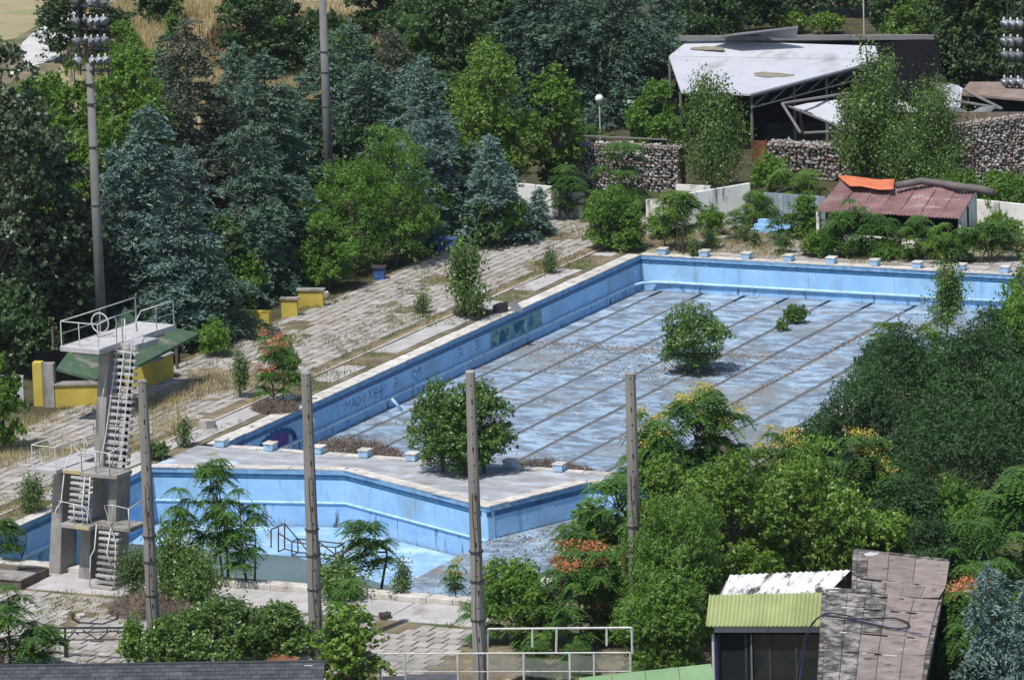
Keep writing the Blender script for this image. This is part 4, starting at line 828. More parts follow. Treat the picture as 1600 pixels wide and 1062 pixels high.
# ---------------------------------------------------------------- big canopy
t=thing('event_canopy','large pale grey membrane canopy roof on dark steel frame behind the stone walls','canopy',(0,0,0))
pn=[(1064,143,3.7),(1172,147,3.7),(1372,93,4.5),(1368,72,5.0),(1076,63,5.2),(1044,86,4.5)]
T_=[Vector(G(*q)) for q in pn]
def slabpoly(pts,th,m,par,name,label=None,cat=None):
    n=len(pts); b=MB(); b.add([p for p in pts]+[p-Vector((0,0,th)) for p in pts],[tuple(range(n)),tuple(range(2*n-1,n-1,-1))]+[(i,n+i,n+(i+1)%n,(i+1)%n) for i in range(n)]); return b.obj(name,m,par,label,cat)
ridge0,ridge1=Vector(G(1045,88,4.55)),Vector(G(1373,94,4.45))
slabpoly([T_[0],T_[1],ridge1,ridge0],.12,m_canopy,t,'roof_panel'); slabpoly([ridge0+Vector((0,.06,.02)),ridge1+Vector((0,.06,.02)),T_[3],T_[4]],.12,m_canopy,t,'roof_panel')
for (u,v,rx,ry,zc,slp) in ((1205,117,1.2,.55,4.12,.065),(1107,76,1.1,.35,4.9,.14)):
    c=G(u,v,zc); b=MB(); n=26; ph=random.random()*6; P_=[]
    for k in range(n):
        a=k*2*PI/n; q_=1+.18*math.sin(3*a+ph)+.1*math.sin(7*a); P_.append((c[0]+rx*math.cos(a)*q_,c[1]+ry*math.sin(a)*q_,c[2]+.035+slp*ry*math.sin(a)*q_))
    b.prism(P_,c[2]-.06,c[2]); b.obj('debris_patch',m_canopydirt,t)
b=MB(); q0,q1=Vector(G(1062,60,5.4)),Vector(G(1466,58,5.4)); b.bar(q0,q1,.35,.3); b.obj('gutter_beam',m_mast,t)
for u,v,z in ((1062,143,3.6),(1173,147,3.6),(1240,130,3.8),(1290,118,4.),(1372,93,4.4),(1045,88,4.4),(1340,72,5.),(1460,58,5.2),(1180,60,5.1)):
    p=G(u,v,z); MB().tube([(p[0],p[1]+.1,-.1),(p[0],p[1]+.1,z-.1)],.09,6).obj('post',m_mast,t)
b=MB(); e0,e1=T_[1],ridge1
for k in range(7):
    a=e0.lerp(e1,k/7)+Vector((-.05,.2,-.2)); c=e0.lerp(e1,(k+1)/7)+Vector((-.05,.2,-.2)); b.bar(a,c,.1,.1); b.bar(a-Vector((0,0,.7)),c-Vector((0,0,.7)),.08,.08); b.bar(a-Vector((0,0,.7)),c,.06,.06)
b.obj('truss',m_mast,t)
# back wall coloured black to paint in the shadow under the roof
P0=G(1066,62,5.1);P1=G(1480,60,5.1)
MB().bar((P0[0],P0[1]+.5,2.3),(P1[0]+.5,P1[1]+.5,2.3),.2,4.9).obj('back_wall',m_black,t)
slabpoly([Vector(G(1070,64,5.05)),Vector(G(1076,62,5.05)),Vector(G(1463,62,5.3)),Vector(G(1478,140,3.0)),Vector(G(1400,150,3.)),Vector(G(1374,95,4.3)),Vector(G(1368,74,4.8))],.1,m_black,t,'painted_shadow_sheet')  # black sheet added where there is only shadow beside the roof

for (ua,ub,v_,h_) in ((985,1066,222,2.9),(1066,1120,216,3.3),(1120,1196,222,3.3)):  # added black panels, painting in the deep shadow below the canopy
    a=Vector(G(ua,v_,0)); c=Vector(G(ub,v_,0)); MB().bar((a.x,a.y,h_/2-.1),(c.x-.02,c.y,h_/2-.1),.06,h_).obj('painted_shadow_panel',m_black,t)
for (ua,ub,v_,h_) in ((1196,1300,190,2.6),(1300,1420,175,2.4),(1420,1620,178,2.4)):  # more added black panels, shadow put in as colour
    a=Vector(G(ua,v_,0)); c=Vector(G(ub,v_,0)); MB().bar((a.x,a.y,h_/2-.1),(c.x-.02,c.y,h_/2-.1),.06,h_).obj('painted_shadow_panel',m_black,t)

slabpoly([Vector(G(*q)) for q in ((1112,58,5.6),(1160,55,5.5),(1244,58,5.6),(1247,41,6.4),(1150,52,6.0))],.1,m_tarp,None,'grey_tarp','grey crumpled tarp peak standing behind the big canopy','tarp')
slabpoly([Vector(G(*q)) for q in ((1190,160,.35),(1230,158,.35),(1270,138,.35),(1225,140,.35))],.3,m_slab,None,'concrete_plinth','pale rubble plinth in the gap under the big canopy','plinth')
# collapsed canopy
t=thing('collapsed_canopy','collapsed white canopy sheet sagging on bent grey poles above the middle stone wall','canopy',(0,0,0))
def drape(quad,m,par,name,nu=10,nv=6,amp=.15,th=.03,label=None,cat=None):
    A,B,C,D=[Vector(G(*q)) for q in quad]; P=[]
    for j in range(nv+1):
        for i in range(nu+1):
            u=i/nu;v=j/nv; p=(A*(1-u)+B*u)*(1-v)+(D*(1-u)+C*u)*v; P.append(p+Vector((0,random.uniform(-.05,.05),amp*(math.sin(u*6+v*3)*.4-math.sin(PI*u)*math.sin(PI*v))+random.uniform(-.2,.2)*amp)))
    W=nu+1;N=len(P); b=MB(); b.add(P+[p-Vector((0,0,th)) for p in P],[(j*W+i,j*W+i+1,(j+1)*W+i+1,(j+1)*W+i) for j in range(nv) for i in range(nu)]+[(N+j*W+i,N+(j+1)*W+i,N+(j+1)*W+i+1,N+j*W+i+1) for j in range(nv) for i in range(nu)]+[(i,N+i,N+i+1,i+1) for i in range(nu)])
    return b.obj(name,m,par,label,cat)
drape([(1238,166,2.6),(1328,206,1.2),(1480,196,1.6),(1400,150,3.0)],m_canopy,t,'canopy_sheet',12,7,.25)
drape([(1380,150,2.2),(1500,168,2.2),(1505,140,3.2),(1410,130,3.2)],m_canopy,t,'torn_sheet',12,7,.5)
drape([(1480,188,2.2),(1540,184,2.0),(1565,170,2.6),(1495,168,2.6)],m_tarp,t,'grey_cloth',8,4,.5)
def pole(par,a,b_,r=.09,m=None,name='bent_pole'): MB().tube([tuple(G(*a)),tuple(G(*b_))],r,7).obj(name,m or m_mast,par)
for a,b_ in (((1222,162,3.0),(1330,145,3.2)),((1222,162,3.0),(1251,208,1.6)),((1249,172,2.7),(1256,216,.2)),((1222,162,2.95),(1330,206,1.2)),((1256,208,1.2),(1322,205,1.2)),((1505,140,3.4),(1566,170,2.6)),((1490,157,3.0),(1566,170,2.6)),((1297,200,1.6),(1299,216,.8)),((1485,172,2.4),(1540,186,2.0))):
    pole(t,a,b_)
pts=[Vector(G(*q)) for q in ((1500,146,2.6),(1640,158,2.6),(1640,128,3.2),(1515,128,3.2))]
t=thing('flat_shelter','low dark shelter with a brown felted roof behind the right stone wall','shelter',(0,0,0)); slabpoly(pts,.15,mat('brown_felt',[(.3,(.16,.12,.10)),(.7,(.30,.24,.21))],.6,.9,.3),t,'roof')
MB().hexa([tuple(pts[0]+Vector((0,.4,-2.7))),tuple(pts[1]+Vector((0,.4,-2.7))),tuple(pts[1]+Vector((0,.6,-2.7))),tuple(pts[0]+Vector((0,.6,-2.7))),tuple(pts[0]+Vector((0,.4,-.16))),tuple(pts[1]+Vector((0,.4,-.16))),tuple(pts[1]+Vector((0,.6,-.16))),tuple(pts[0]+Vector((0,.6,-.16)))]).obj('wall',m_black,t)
# ---------------------------------------------------------------- green roofed shack behind the tower
t=thing('snack_bar','green roofed snack bar with yellow counters behind the diving tower','kiosk',(0,0,0))
q=[Vector(G(*p_)) for p_ in ((88,575,2.75),(150,592,2.25),(205,577,2.3),(312,521,2.5),(212,500,3.3),(195,478,4.0),(120,488,4.0))]
slabpoly([q[0],q[1],q[2],Vector(G(200,520,3.3)),Vector(G(110,545,3.3))],.14,m_shackroof,t,'roof_slope')
slabpoly([q[2]+Vector((0,0,.03)),q[3]+Vector((0,0,.03)),q[4],q[5],Vector(G(175,520,3.4))],.14,m_shackroof,t,'roof_slope')
def boxpx(uL,uR,v,z0,z1,depth,m,par,name,cap=None,rz=None,label=None,cat=None,v2=None,group=None):
    a=Vector(G(uL,v,0));b_=Vector(G(uR,v2 if v2 else v,0)); d=b_-a; L=d.length; n=Vector((-d.y,d.x,0)).normalized()*depth
    o=MB().hexa([(a.x,a.y,z0),(b_.x,b_.y,z0),(b_.x+n.x,b_.y+n.y,z0),(a.x+n.x,a.y+n.y,z0),(a.x,a.y,z1),(b_.x,b_.y,z1),(b_.x+n.x,b_.y+n.y,z1),(a.x+n.x,a.y+n.y,z1)]).obj(name,m,par,label,cat,group,bevel=.02)
    if cap:
        dd=d.normalized()*.08; nn=n.normalized()*.08; a2=a-dd-nn;b2=b_+dd-nn
        MB().hexa([(a2.x,a2.y,z1+.003),(b2.x,b2.y,z1+.003),(b2.x+n.x+nn.x*2,b2.y+n.y+nn.y*2,z1+.003),(a2.x+n.x+nn.x*2,a2.y+n.y+nn.y*2,z1+.003),(a2.x,a2.y,z1+.09),(b2.x,b2.y,z1+.09),(b2.x+n.x+nn.x*2,b2.y+n.y+nn.y*2,z1+.09),(a2.x+n.x+nn.x*2,a2.y+n.y+nn.y*2,z1+.09)]).obj('counter_top',cap,par if par else o)
    return o
boxpx(53,68,632,-.1,2.1,.5,m_yellow,t,'yellow_pillar'); boxpx(68.5,86,634,-.1,2.1,.5,m_conc,t,'grey_pillar')
boxpx(87,170,634,-.1,1.0,.6,m_yellow,t,'yellow_counter',m_conc,v2=632)
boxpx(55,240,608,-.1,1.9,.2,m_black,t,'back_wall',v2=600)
boxpx(196,243,603,-.1,1.15,.7,m_yellow,t,'yellow_counter',m_conc,v2=600); 
a=Vector(G(243,600,0));c=Vector(G(272,588,0)); MB().hexa([(a.x,a.y,-.1),(c.x,c.y,-.1),(c.x-.6,c.y+.1,-.1),(a.x-.6,a.y+.1,-.1),(a.x,a.y,1.15),(c.x,c.y,1.15),(c.x-.6,c.y+.1,1.15),(a.x-.6,a.y+.1,1.15)]).obj('yellow_counter',m_yellow,t)
MB().hexa([(a.x+.08,a.y-.1,1.153),(c.x+.1,c.y,1.153),(c.x-.6,c.y+.2,1.153),(a.x-.6,a.y+.1,1.153),(a.x+.08,a.y-.1,1.25),(c.x+.1,c.y,1.25),(c.x-.6,c.y+.2,1.25),(a.x-.6,a.y+.1,1.25)]).obj('counter_top',m_conc,t)
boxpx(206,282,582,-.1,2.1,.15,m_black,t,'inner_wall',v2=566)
for u,v,z in ((277,575,2.35),(86,590,2.6),(190,590,2.2)): p=G(u,v,0); MB().box(p[0]-.06,p[0]+.06,p[1]-.06,p[1]+.06,-.1,z).obj('post',m_bark,t)
boxpx(-20,38,634,-.1,1.5,.2,m_fascia,None,'side_wall',label='pale blue grey low wall at the left edge beside the snack bar',cat='wall')
# boxes along the deck edge
g='yellow planter boxes along the deck edge'
o=boxpx(374,421,514,-.1,1.0,.35,m_yellow,None,'planter_box',None,label='largest bright yellow planter box, nearest to the snack bar',cat='planter',group=g,v2=516)
o=boxpx(440,465,494,-.1,.88,.35,m_yellow,None,'planter_box',m_conc,label='small bright yellow planter box between the large one and the shaded one',cat='planter',group=g)
o=boxpx(466,505,479,-.1,.85,.4,m_yellow,None,'planter_box',m_conc,label='dull yellow planter box in the shade of the trees, farthest of the yellow ones',cat='planter',group=g)
o=boxpx(683,712,393,-.1,.66,.5,m_bluebox,None,'planter_box',m_bluebox,label='blue box at the edge of the paving below the leafy trees',cat='planter',group='blue boxes along the deck edge')
o=boxpx(737,749,376,-.1,.6,.5,m_bluebox,None,'planter_box',m_bluebox,label='second blue box deeper in the shade, behind the first',cat='planter',group='blue boxes along the deck edge')
o=boxpx(583,600,437,-.1,.62,.5,m_bluebox,None,'planter_box',m_darkmetal,label='dark blue grey box under the green thicket beside the paving',cat='planter',group='blue boxes along the deck edge')
p=G(742,372,0)
# left box by diving pool
p=G(8,918,0); t=thing('pump_box','low dark concrete box with broken lid at the left edge beside the diving pool','concrete box',(p[0],p[1],-.1),R(0))
MB().box(-1.6,.78,0,2.4,0,.46).obj('body',m_bark,t,bevel=.02); MB().box(-1.65,.82,-.05,1.3,.463,.52).obj('lid',m_conc,t); MB().box(-.3,.7,1.5,2.3,.463,.50).obj('broken_lid',m_darkmetal,t); MB().bar((-.3,1.6,.60),(.6,2.1,.52),.3,.05).obj('lid_scrap',m_darkmetal,t)
# debris
def chunk(u,v,s,m,label,name,cat,z=0,flat=.4):
    p=G(u,v,z); rr=random.Random(int(u*3+v)); b=MB(); n=7; b.prism([(p[0]+s*rr.uniform(.6,1)*math.cos(k*2*PI/n),p[1]+s*1.3*rr.uniform(.6,1)*math.sin(k*2*PI/n),z+s*flat*rr.uniform(.7,1.2)) for k in range(n)],z-.05,z+.1); return b.obj(name,m,None,label,cat)
chunk(126,962,.28,m_white,'white plastic piece lying on the paving below the diving tower','plastic_scrap','scrap',flat=.3)
chunk(508,463,.22,m_coping,'white rubble lump at the shaded deck edge by the yellow boxes','rubble','rubble',flat=1)
chunk(322,668,.5,m_slab,'broken grey concrete lump on the deck near the pool corner','rubble','rubble',flat=.7)
chunk(782,487,.42,m_darkmetal,'dark scrap bucket beside the young poplar on the deck','scrap_bucket','scrap',flat=1.1)
b=MB(); p=Vector(G(795,487,0)); b.add([p+Vector(v) for v in ((0,0,0),(.7,.25,0),(.3,.1,.7),(0.02,.03,0),(.72,.28,0),(.32,.13,.7))],[(0,1,2),(5,4,3),(0,3,4,1),(1,4,5,2),(2,5,3,0)]); b.obj('mesh_scrap',m_tarp,None,'grey mesh scrap leaning beside the young poplar','mesh scrap')
chunk(603,965,.3,m_darkmetal,'dark sheet scrap lying by the yellowish bush','sheet_scrap','scrap',flat=.8)
b=MB(); pts=[G(115,955,.05),G(112,965,.05),G(125,972,.05),G(160,974,.05),G(182,966,.05),G(186,958,.1)]; b.tube([tuple(p) for p in pts],.03,5); b.obj('old_hose',m_cable,None,'thin black hose curled on the paving around the white plastic piece','hose',smooth=True)
# ---------------------------------------------------------------- steel ladder frame at the diving pool
t=thing('steel_frame','dark rusty tubular frame of an old springboard railing at the near pool edge','metal frame',(0,0,0))
def fp(u,v,z): return tuple(G(u,v,z))
def onY(u,v,Y):
    d=_fw*FPX+_r2*(u-800)+_u2*(531-v); k=(Y-CAM[1])/d[1]; return tuple(CAM+k*d)
Y0,Y1=-24.0,-23.0; b=MB()
Fr=lambda u,v:onY(400+u*.1625,790+v*.1625,Y0); Bk=lambda u,v:onY(400+u*.1625,790+v*.1625,Y1)
seg=[(Bk(145,225),Bk(275,170)),(Bk(275,170),Bk(400,315)),(Bk(400,315),Bk(835,362)),(Bk(145,225),Bk(145,400)),(Bk(215,200),Bk(215,440)),(Bk(275,170),Bk(275,415)),(Bk(215,260),Bk(345,345)),(Fr(345,345),Bk(400,315)),(Fr(345,345),Fr(765,400)),(Fr(765,400),Bk(835,362)),(Fr(345,345),Fr(345,480)),(Bk(400,315),Bk(405,445)),(Bk(275,412),Bk(405,445)),(Bk(405,445),Bk(840,485)),(Fr(345,480),Bk(405,445)),(Fr(345,480),Fr(765,518)),(Fr(765,518),Bk(840,485)),(Fr(765,400),Fr(770,590)),(Bk(835,362),Bk(840,485)),(Bk(840,485),Fr(1060,940)),(Fr(605,440),Fr(930,720)),(Fr(605,345),Fr(655,1020)),(Fr(610,350),Fr(760,465)),(Fr(650,925),Fr(920,760)),(Fr(650,925),Fr(860,990)),(Bk(405,315),Fr(500,440)),(Fr(690,500),Bk(830,430)),(Fr(215,440),Bk(275,412)),(Fr(930,720),Fr(1060,940))]
for a_,c_ in seg: b=MB(); b.tube([a_,c_],.03,5); b.obj('frame_bar',m_darkmetal,t)
# dark truss gantry at lower left
t=thing('truss_gantry','dark steel truss beam on a double post at the lower left, before the paving','truss',(0,0,0)); Yt=-36.5
Tg=lambda x,y:onY(x*.1507,880+y*.1504,Yt)
for a_,c_ in (((330,662),(1340,660)),((330,672),(1340,672)),((430,725),(1300,700)),((350,795),(1300,785)),((560,690),(665,790)),((690,790),(760,720)),((760,690),(815,740)),((860,690),(1005,785)),((1020,785),(1150,690)),((1180,690),(1230,720)),((675,665),(675,1000)),((697,790),(697,1000)),((655,1030),(700,960)),((410,790),(500,690)),((1110,680),(1110,700)),((930,805),(1080,805))):
    b=MB(); b.tube([Tg(*a_),Tg(*c_)],.03 if c_[1]<990 else .05,5); b.obj('truss_bar',m_darkmetal,t)
p=onY(675*.1507,880+1000*.1504,Yt); MB().tube([(p[0],p[1],p[2]),(p[0],p[1],-.1)],.05,5).obj('truss_post',m_darkmetal,t)
# white pipe frame and chain link fence lower centre
t=thing('pipe_frame','white painted pipe frame in front of the orange flowering trees','railing',(0,0,0)); Yf=-36.2
Wf=lambda u,v:onY(u,v,Yf)
for a_,c_ in (((762,982),(987,980)),((762,982),(761,1045)),((832,981),(832,1010)),((870,981),(869,1018)),((948,980),(948,1008)),((987,980),(988,1020))):
    MB().tube([Wf(*a_),Wf(*c_)],.045,6).obj('pipe',m_white,t)
t=thing('chain_link_fence','low chain link fence with white posts at the bottom of the picture','fence',(0,0,0)); Yf=-37.5
MB().tube([Wf(556,1021),Wf(762,1020),Wf(985,1019)],.035,6).obj('top_rail',m_white,t); MB().tube([Wf(556,1049),Wf(985,1048)],.02,5).obj('bottom_rail',m_white,t)
for u in (594,632,715,762,818,890,928,985): MB().tube([Wf(u,1020),Wf(u+1,1078)],.045,6).obj('fence_post',m_white,t)
wm=mat('galvanised_wire',[(.3,(.30,.30,.29)),(.7,(.42,.42,.41))],3,.6,0)
for (ua,ub) in ((556,594),(594,715),(890,928),(928,985),(762,890)):
    b=MB(); a=Vector(Wf(ua,1021)); e=Vector(Wf(ub,1021)); hgt=.72; L=(e-a).length; n=int(L/.09)
    for k in range(-int(hgt/.09),n+1):
        for s in (1,-1):
            x0=k*.09; x1=x0+hgt; 
            c0=max(0,x0);c1=min(L,x1)
            if c1<=c0: continue
            z0=(c0-x0) ; z1=(c1-x0)
            if s<0: z0=hgt-z0;z1=hgt-z1
            d=(e-a)/L; p=a+d*c0;q=a+d*c1; b.bar((p.x,p.y,a.z-hgt+z0),(q.x,q.y,a.z-hgt+z1),.009,.009)
    b.obj('wire_mesh',wm,t,kind='stuff')
# ---------------------------------------------------------------- foreground roofs
t=thing('shingled_house','building with a dark shingled roof along the bottom left edge','building',(0,0,0))
E0=Vector(G(-40,1041,3.6));E1=Vector(G(508,1033,3.6)); dd=(E1-E0).normalized(); nn=Vector((dd.y,-dd.x,0)).normalized(); 
if nn.y>0: nn=-nn
sl=Vector((nn.x,nn.y,-.42)).normalized(); Lh=(E1-E0).length; up=dd.cross(sl); 
if up.z<0: up=-up
rows=9; nsh=0
for j in range(rows):
    i=0; x=-(.17 if j%2 else 0)
    while x<Lh:
        w_=.34; x0=max(x,0);x1=min(x+w_-.012,Lh)
        if x1-x0>.05:
            th=random.uniform(.014,.028); a=E0+dd*x0+sl*(j*.24); c=E0+dd*x1+sl*(j*.24); f=sl*.27; o=up*.004*j*0
            b=MB() if j<4 else rest.setdefault('sh',MB())
            b.hexa([tuple(c+f+up*th),tuple(a+f+up*th),tuple(a-up*.0),tuple(c),tuple(c+f+up*(th+.02)),tuple(a+f+up*(th+.02)),tuple(a+up*.02),tuple(c+up*.02)])
            if j<4: b.obj('shingle',m_shingle,t)
        x+=w_
rest['sh'].obj('shingles',m_shingle,t,kind='stuff')
F0=E0+sl*2.2;F1=E1+sl*2.2
slabpoly([E0-up*.02,F0-up*.02,F1-up*.02,E1-up*.02],.1,m_black,t,'roof_deck')
b=MB(); b.bar(E0+up*.03-dd*.1,E1+up*.03+dd*.1,.16,.05); b.obj('ridge_cap',m_shingle,t)
MB().hexa([(E1.x-.1,E1.y-.3,-.1),(E1.x-.1,E1.y-2,-.1),(E1.x-.2,E1.y-2,-.1),(E1.x-.2,E1.y-.3,-.1),(E1.x-.1,E1.y-.3,3.3),(E1.x-.1,E1.y-2,2.7),(E1.x-.2,E1.y-2,2.7),(E1.x-.2,E1.y-.3,3.3)]).obj('gable_wall',m_black,t)
p=E1-dd*.75+sl*.3+up*.06; b=MB(); b.bar(p,p+dd*.32,.05,.03); b.obj('roof_clip',m_white,t)
# mint roof
mr_=[Vector(G(*q)) for q in ((905,1062,2.6),(905,1110,2.2),(1125,1110,2.2),(1112,1036,3.0))]
t=thing('mint_roof_shed','shed with a smooth mint green sheet roof at the bottom centre','shed',(0,0,0)); 
A_,B2,C2,D2=mr_[1],mr_[2],mr_[3],Vector(G(905,1058,2.6))
for k in range(4): slabpoly([A_.lerp(B2,k/4),A_.lerp(B2,(k+1)/4-.004),D2.lerp(C2,(k+1)/4-.004),D2.lerp(C2,k/4)],.05,m_mint,t,'roof_sheet')
MB().hexa([(A_.x+.1,A_.y,-.1),(B2.x,B2.y,-.1),(C2.x,C2.y-.2,-.1),(D2.x,D2.y-.2,-.1),(A_.x+.1,A_.y,2.1),(B2.x,B2.y,2.1),(C2.x,C2.y-.2,2.85),(D2.x,D2.y-.2,2.45)]).obj('body',m_black,t)
for (u0,u1,v,lab) in ((597,632,1056,'small dark roof with a reddish patch between the fence posts at the bottom edge'),(634,714,1053,'wider dark flat roof under the chain link fence at the bottom edge')):
    q=[Vector(G(*p_)) for p_ in ((u0,1100,1.5),(u1,1100,1.5),(u1,v-1,1.7),(u0,v,1.7))]; slabpoly(q,.6,m_shingle,None,'shed_roof',lab,'roof')
p=[Vector(G(*q)) for q in ((412,1034,.5),(430,1022,.7),(478,1018,.7),(492,1034,.5))]; t=thing('rubble_roof','grey and rust coloured scrap sheets behind the dark shingled roof','scrap sheets',(0,0,0))
slabpoly(p,.1,m_slab,t,'grey_sheet'); p=[Vector(G(*q)) for q in ((415,1031,.75),(425,1020,.85),(470,1026,.8),(462,1034,.7))]; slabpoly(p,.06,m_rust,t,'rusty_sheet')
# ---------------------------------------------------------------- foreground right house
t=thing('window_house','small building with a green corrugated eave and dark window wall at the bottom right','building',(0,0,0))
A=Vector(G(1103,977,3.3));B_=Vector(G(1283,977,3.3));C_=Vector(G(1288,925,4.1));D_=Vector(G(1108,929,4.1))
for k in range(4): corr(A.lerp(B_,k/4),A.lerp(B_,(k+1)/4+.004),D_.lerp(C_,(k+1)/4+.004),D_.lerp(C_,k/4),7,.026,m_grnroof,t,'green_roof_sheet',rows=2)
zz=Vector((0,.1,.02)); A2=Vector(G(1128,931,4.03));B2=Vector(G(1292,927,4.03));C2=Vector(G(1331,888,4.5));D2=Vector(G(1142,896,4.5))
for k in range(3): corr(A2.lerp(B2,k/3)-zz,A2.lerp(B2,(k+1)/3)-zz,D2.lerp(C2,(k+1)/3)-zz,D2.lerp(C2,k/3)-zz,7,.026,m_whtroof,t,'white_roof_sheet',rows=4)
e=[Vector(G(*q)) for q in ((1124,930,3.95),(1138,931,3.95),(1149,897,4.4),(1136,905,4.4))]; slabpoly(e,.2,m_felt,t,'roof_edge_board')
d=(B_-A).normalized(); nb=Vector((-d.y,d.x,0))
WA=A+d*.28+nb*.45; WB=B_+nb*.45-d*.02; Lw=(WB-WA).length
def wbox(x0,x1,z0,z1,o0,o1,m,name,par=t):
    q=[WA+d*x0+nb*o0,WA+d*x1+nb*o0,WA+d*x1+nb*o1,WA+d*x0+nb*o1]; return MB().hexa([(p.x,p.y,z0) for p in q]+[(p.x,p.y,z1) for p in q]).obj(name,m,par)
wbox(0,Lw*.5-.01,2.92,3.28,0,.1,m_fascia,'fascia_panel'); wbox(Lw*.5+.01,Lw,2.92,3.28,0,.1,m_fascia,'fascia_panel')
f=wbox(0,Lw,2.84,2.915,.0,.12,m_black,'window_head')
xs_=[0.12,.32,.40,Lw*.29,Lw*.51,Lw*.74,Lw]
for i,x in enumerate((.10,Lw*.28,Lw*.505,Lw*.75,Lw-.05)): wbox(x,x+.09,-.1,2.84,.0,.12,m_darkmetal,'window_mullion')
wbox(Lw*.335,Lw*.35,-.1,2.84,-.05,0,m_mast,'drain_pipe'); 
for k in range(4): 
    x0=(.19,Lw*.28+.09,Lw*.505+.09,Lw*.75+.09)[k]; x1=(Lw*.28,Lw*.505,Lw*.75,Lw-.05)[k]; wbox(x0,x1,-.1,2.84,.06,.09,m_glassd,'window_pane')
p=WA; MB().tube([(p.x-.02,p.y-.1,-.1),(p.x-.02,p.y-.1,2.85)],.06,8).obj('white_pipe',m_white,t); MB().tube([(p.x+.12,p.y-.12,-.1),(p.x+.12,p.y-.12,2.85)],.035,6).obj('dark_pipe',m_bluecable,t)
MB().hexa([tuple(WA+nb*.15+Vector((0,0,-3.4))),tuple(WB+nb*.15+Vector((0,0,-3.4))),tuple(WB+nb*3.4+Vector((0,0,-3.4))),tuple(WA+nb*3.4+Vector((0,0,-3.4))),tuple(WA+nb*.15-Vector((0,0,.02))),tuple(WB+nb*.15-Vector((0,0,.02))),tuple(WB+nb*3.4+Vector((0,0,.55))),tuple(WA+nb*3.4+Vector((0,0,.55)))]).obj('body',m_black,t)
# flat roof with membrane sheets
t=thing('flat_roof_block','building with a worn flat roof of grey pink membrane sheets, stained dark on the left','building',(0,0,0)); Zr=4.35
def rp(u,v,z=Zr): return Vector(G(u,v,z))
rowsv=[(862,1336,1484),(903,1334,1478),(925,1289,1468),(946,1287,1462),(985,1285,1452),(1015,1283,1446),(1062,1279,1440),(1110,1275,1432),(1160,1271,1424)]
rowsr=[878,918,938,958,996,1026,1074,1122,1172]
for j in range(len(rowsv)-1):
    v0,l0,r0=rowsv[j];v1,l1,r1=rowsv[j+1]; 
    if j==1: l0=l1=1334; 
    if j==0: cl=[0,.14,.36,.64,1]
    else: cl=[0,.2,.36,.55,.78,1]
    if j==2: l0=1289
    for i in range(len(cl)-1):
        a0,a1=cl[i]+.003,cl[i+1]-.003
        def P_(s,l,r,vl,vr): return rp(l+(r-l)*s,vl+(vr-vl)*s)
        q=[P_(a0,l1,r1,v1-.9,rowsr[j+1]-.9),P_(a1,l1,r1,v1-.9,rowsr[j+1]-.9),P_(a1,l0,r0,v0+.3,rowsr[j]+.3),P_(a0,l0,r0,v0+.3,rowsr[j]+.3)]
        lift=[random.uniform(0,.02) for _ in q]
        if random.random()<.3: lift[random.randrange(4)]+=random.uniform(.03,.10)
        q=[p+Vector((0,0,l+.03)) for p,l in zip(q,lift)]
        left=a1<(.38 if j else .15) or (a1<.6 and random.random()<.6 and j>1)
        slabpoly(q,.035,m_feltd if left else m_felt,t,'membrane_sheet')
outl=[rp(1276,1160),rp(1424,1173),rp(1483,878),rp(1336,861),rp(1334,924),rp(1289,924)]
slabpoly([p-Vector((0,0,.02)) for p in outl],.25,m_feltd,t,'roof_slab')
b=MB(); n=len(outl); inn=[p+(sum(outl,Vector())/n-p)*.03 for p in outl]; b.add([(p.x,p.y,-.1) for p in inn]+[(p.x,p.y,Zr-.28) for p in inn],[tuple(range(n,2*n))]+[(i,(i+1)%n,n+(i+1)%n,n+i) for i in range(n)]); b.obj('walls',m_black,t)
for a_,c_ in ((rp(1276,1160),rp(1288,926)),(rp(1289,924),rp(1334,924)),(rp(1334,924),rp(1336,861)),(rp(1336,861),rp(1483,878))):
    b=MB(); m_=a_.lerp(c_,.5); k=max(2,int((c_-a_).length/.6))
    for i in range(k): 
        s0,s1=i/k+.004,(i+1)/k-.004; b=MB(); up_=Vector((0,0,.05+random.uniform(-.015,.02))); b.bar(a_.lerp(c_,s0)+up_,a_.lerp(c_,s1)+up_,.17,.1); b.obj('edge_flashing',m_feltd,t)
for u,v in ((1362,866),(1303,922)): chunk(u,v,.34,m_white,'white flapping membrane scrap at the %s of the flat roof'%('top edge' if v<900 else 'left corner'),'membrane_scrap','scrap',Zr+.03,.12)
for j in range(1,7):   # torn lighter seams where the sheets have opened
    v=rowsv[j][0]
    for k in range(7):
        u0=random.uniform(rowsv[j][1]+10,rowsv[j][2]-40); l_=random.uniform(8,34); vv=v+(rowsr[j]-v)*((u0-rowsv[j][1])/150)
        a_=rp(u0,vv,Zr+.06); c_=rp(u0+l_,vv+l_*.09,Zr+.06); b=MB(); b.bar(a_,c_,random.uniform(.03,.09),.03); b.obj('torn_seam',m_coping if k%2 else m_black,t)
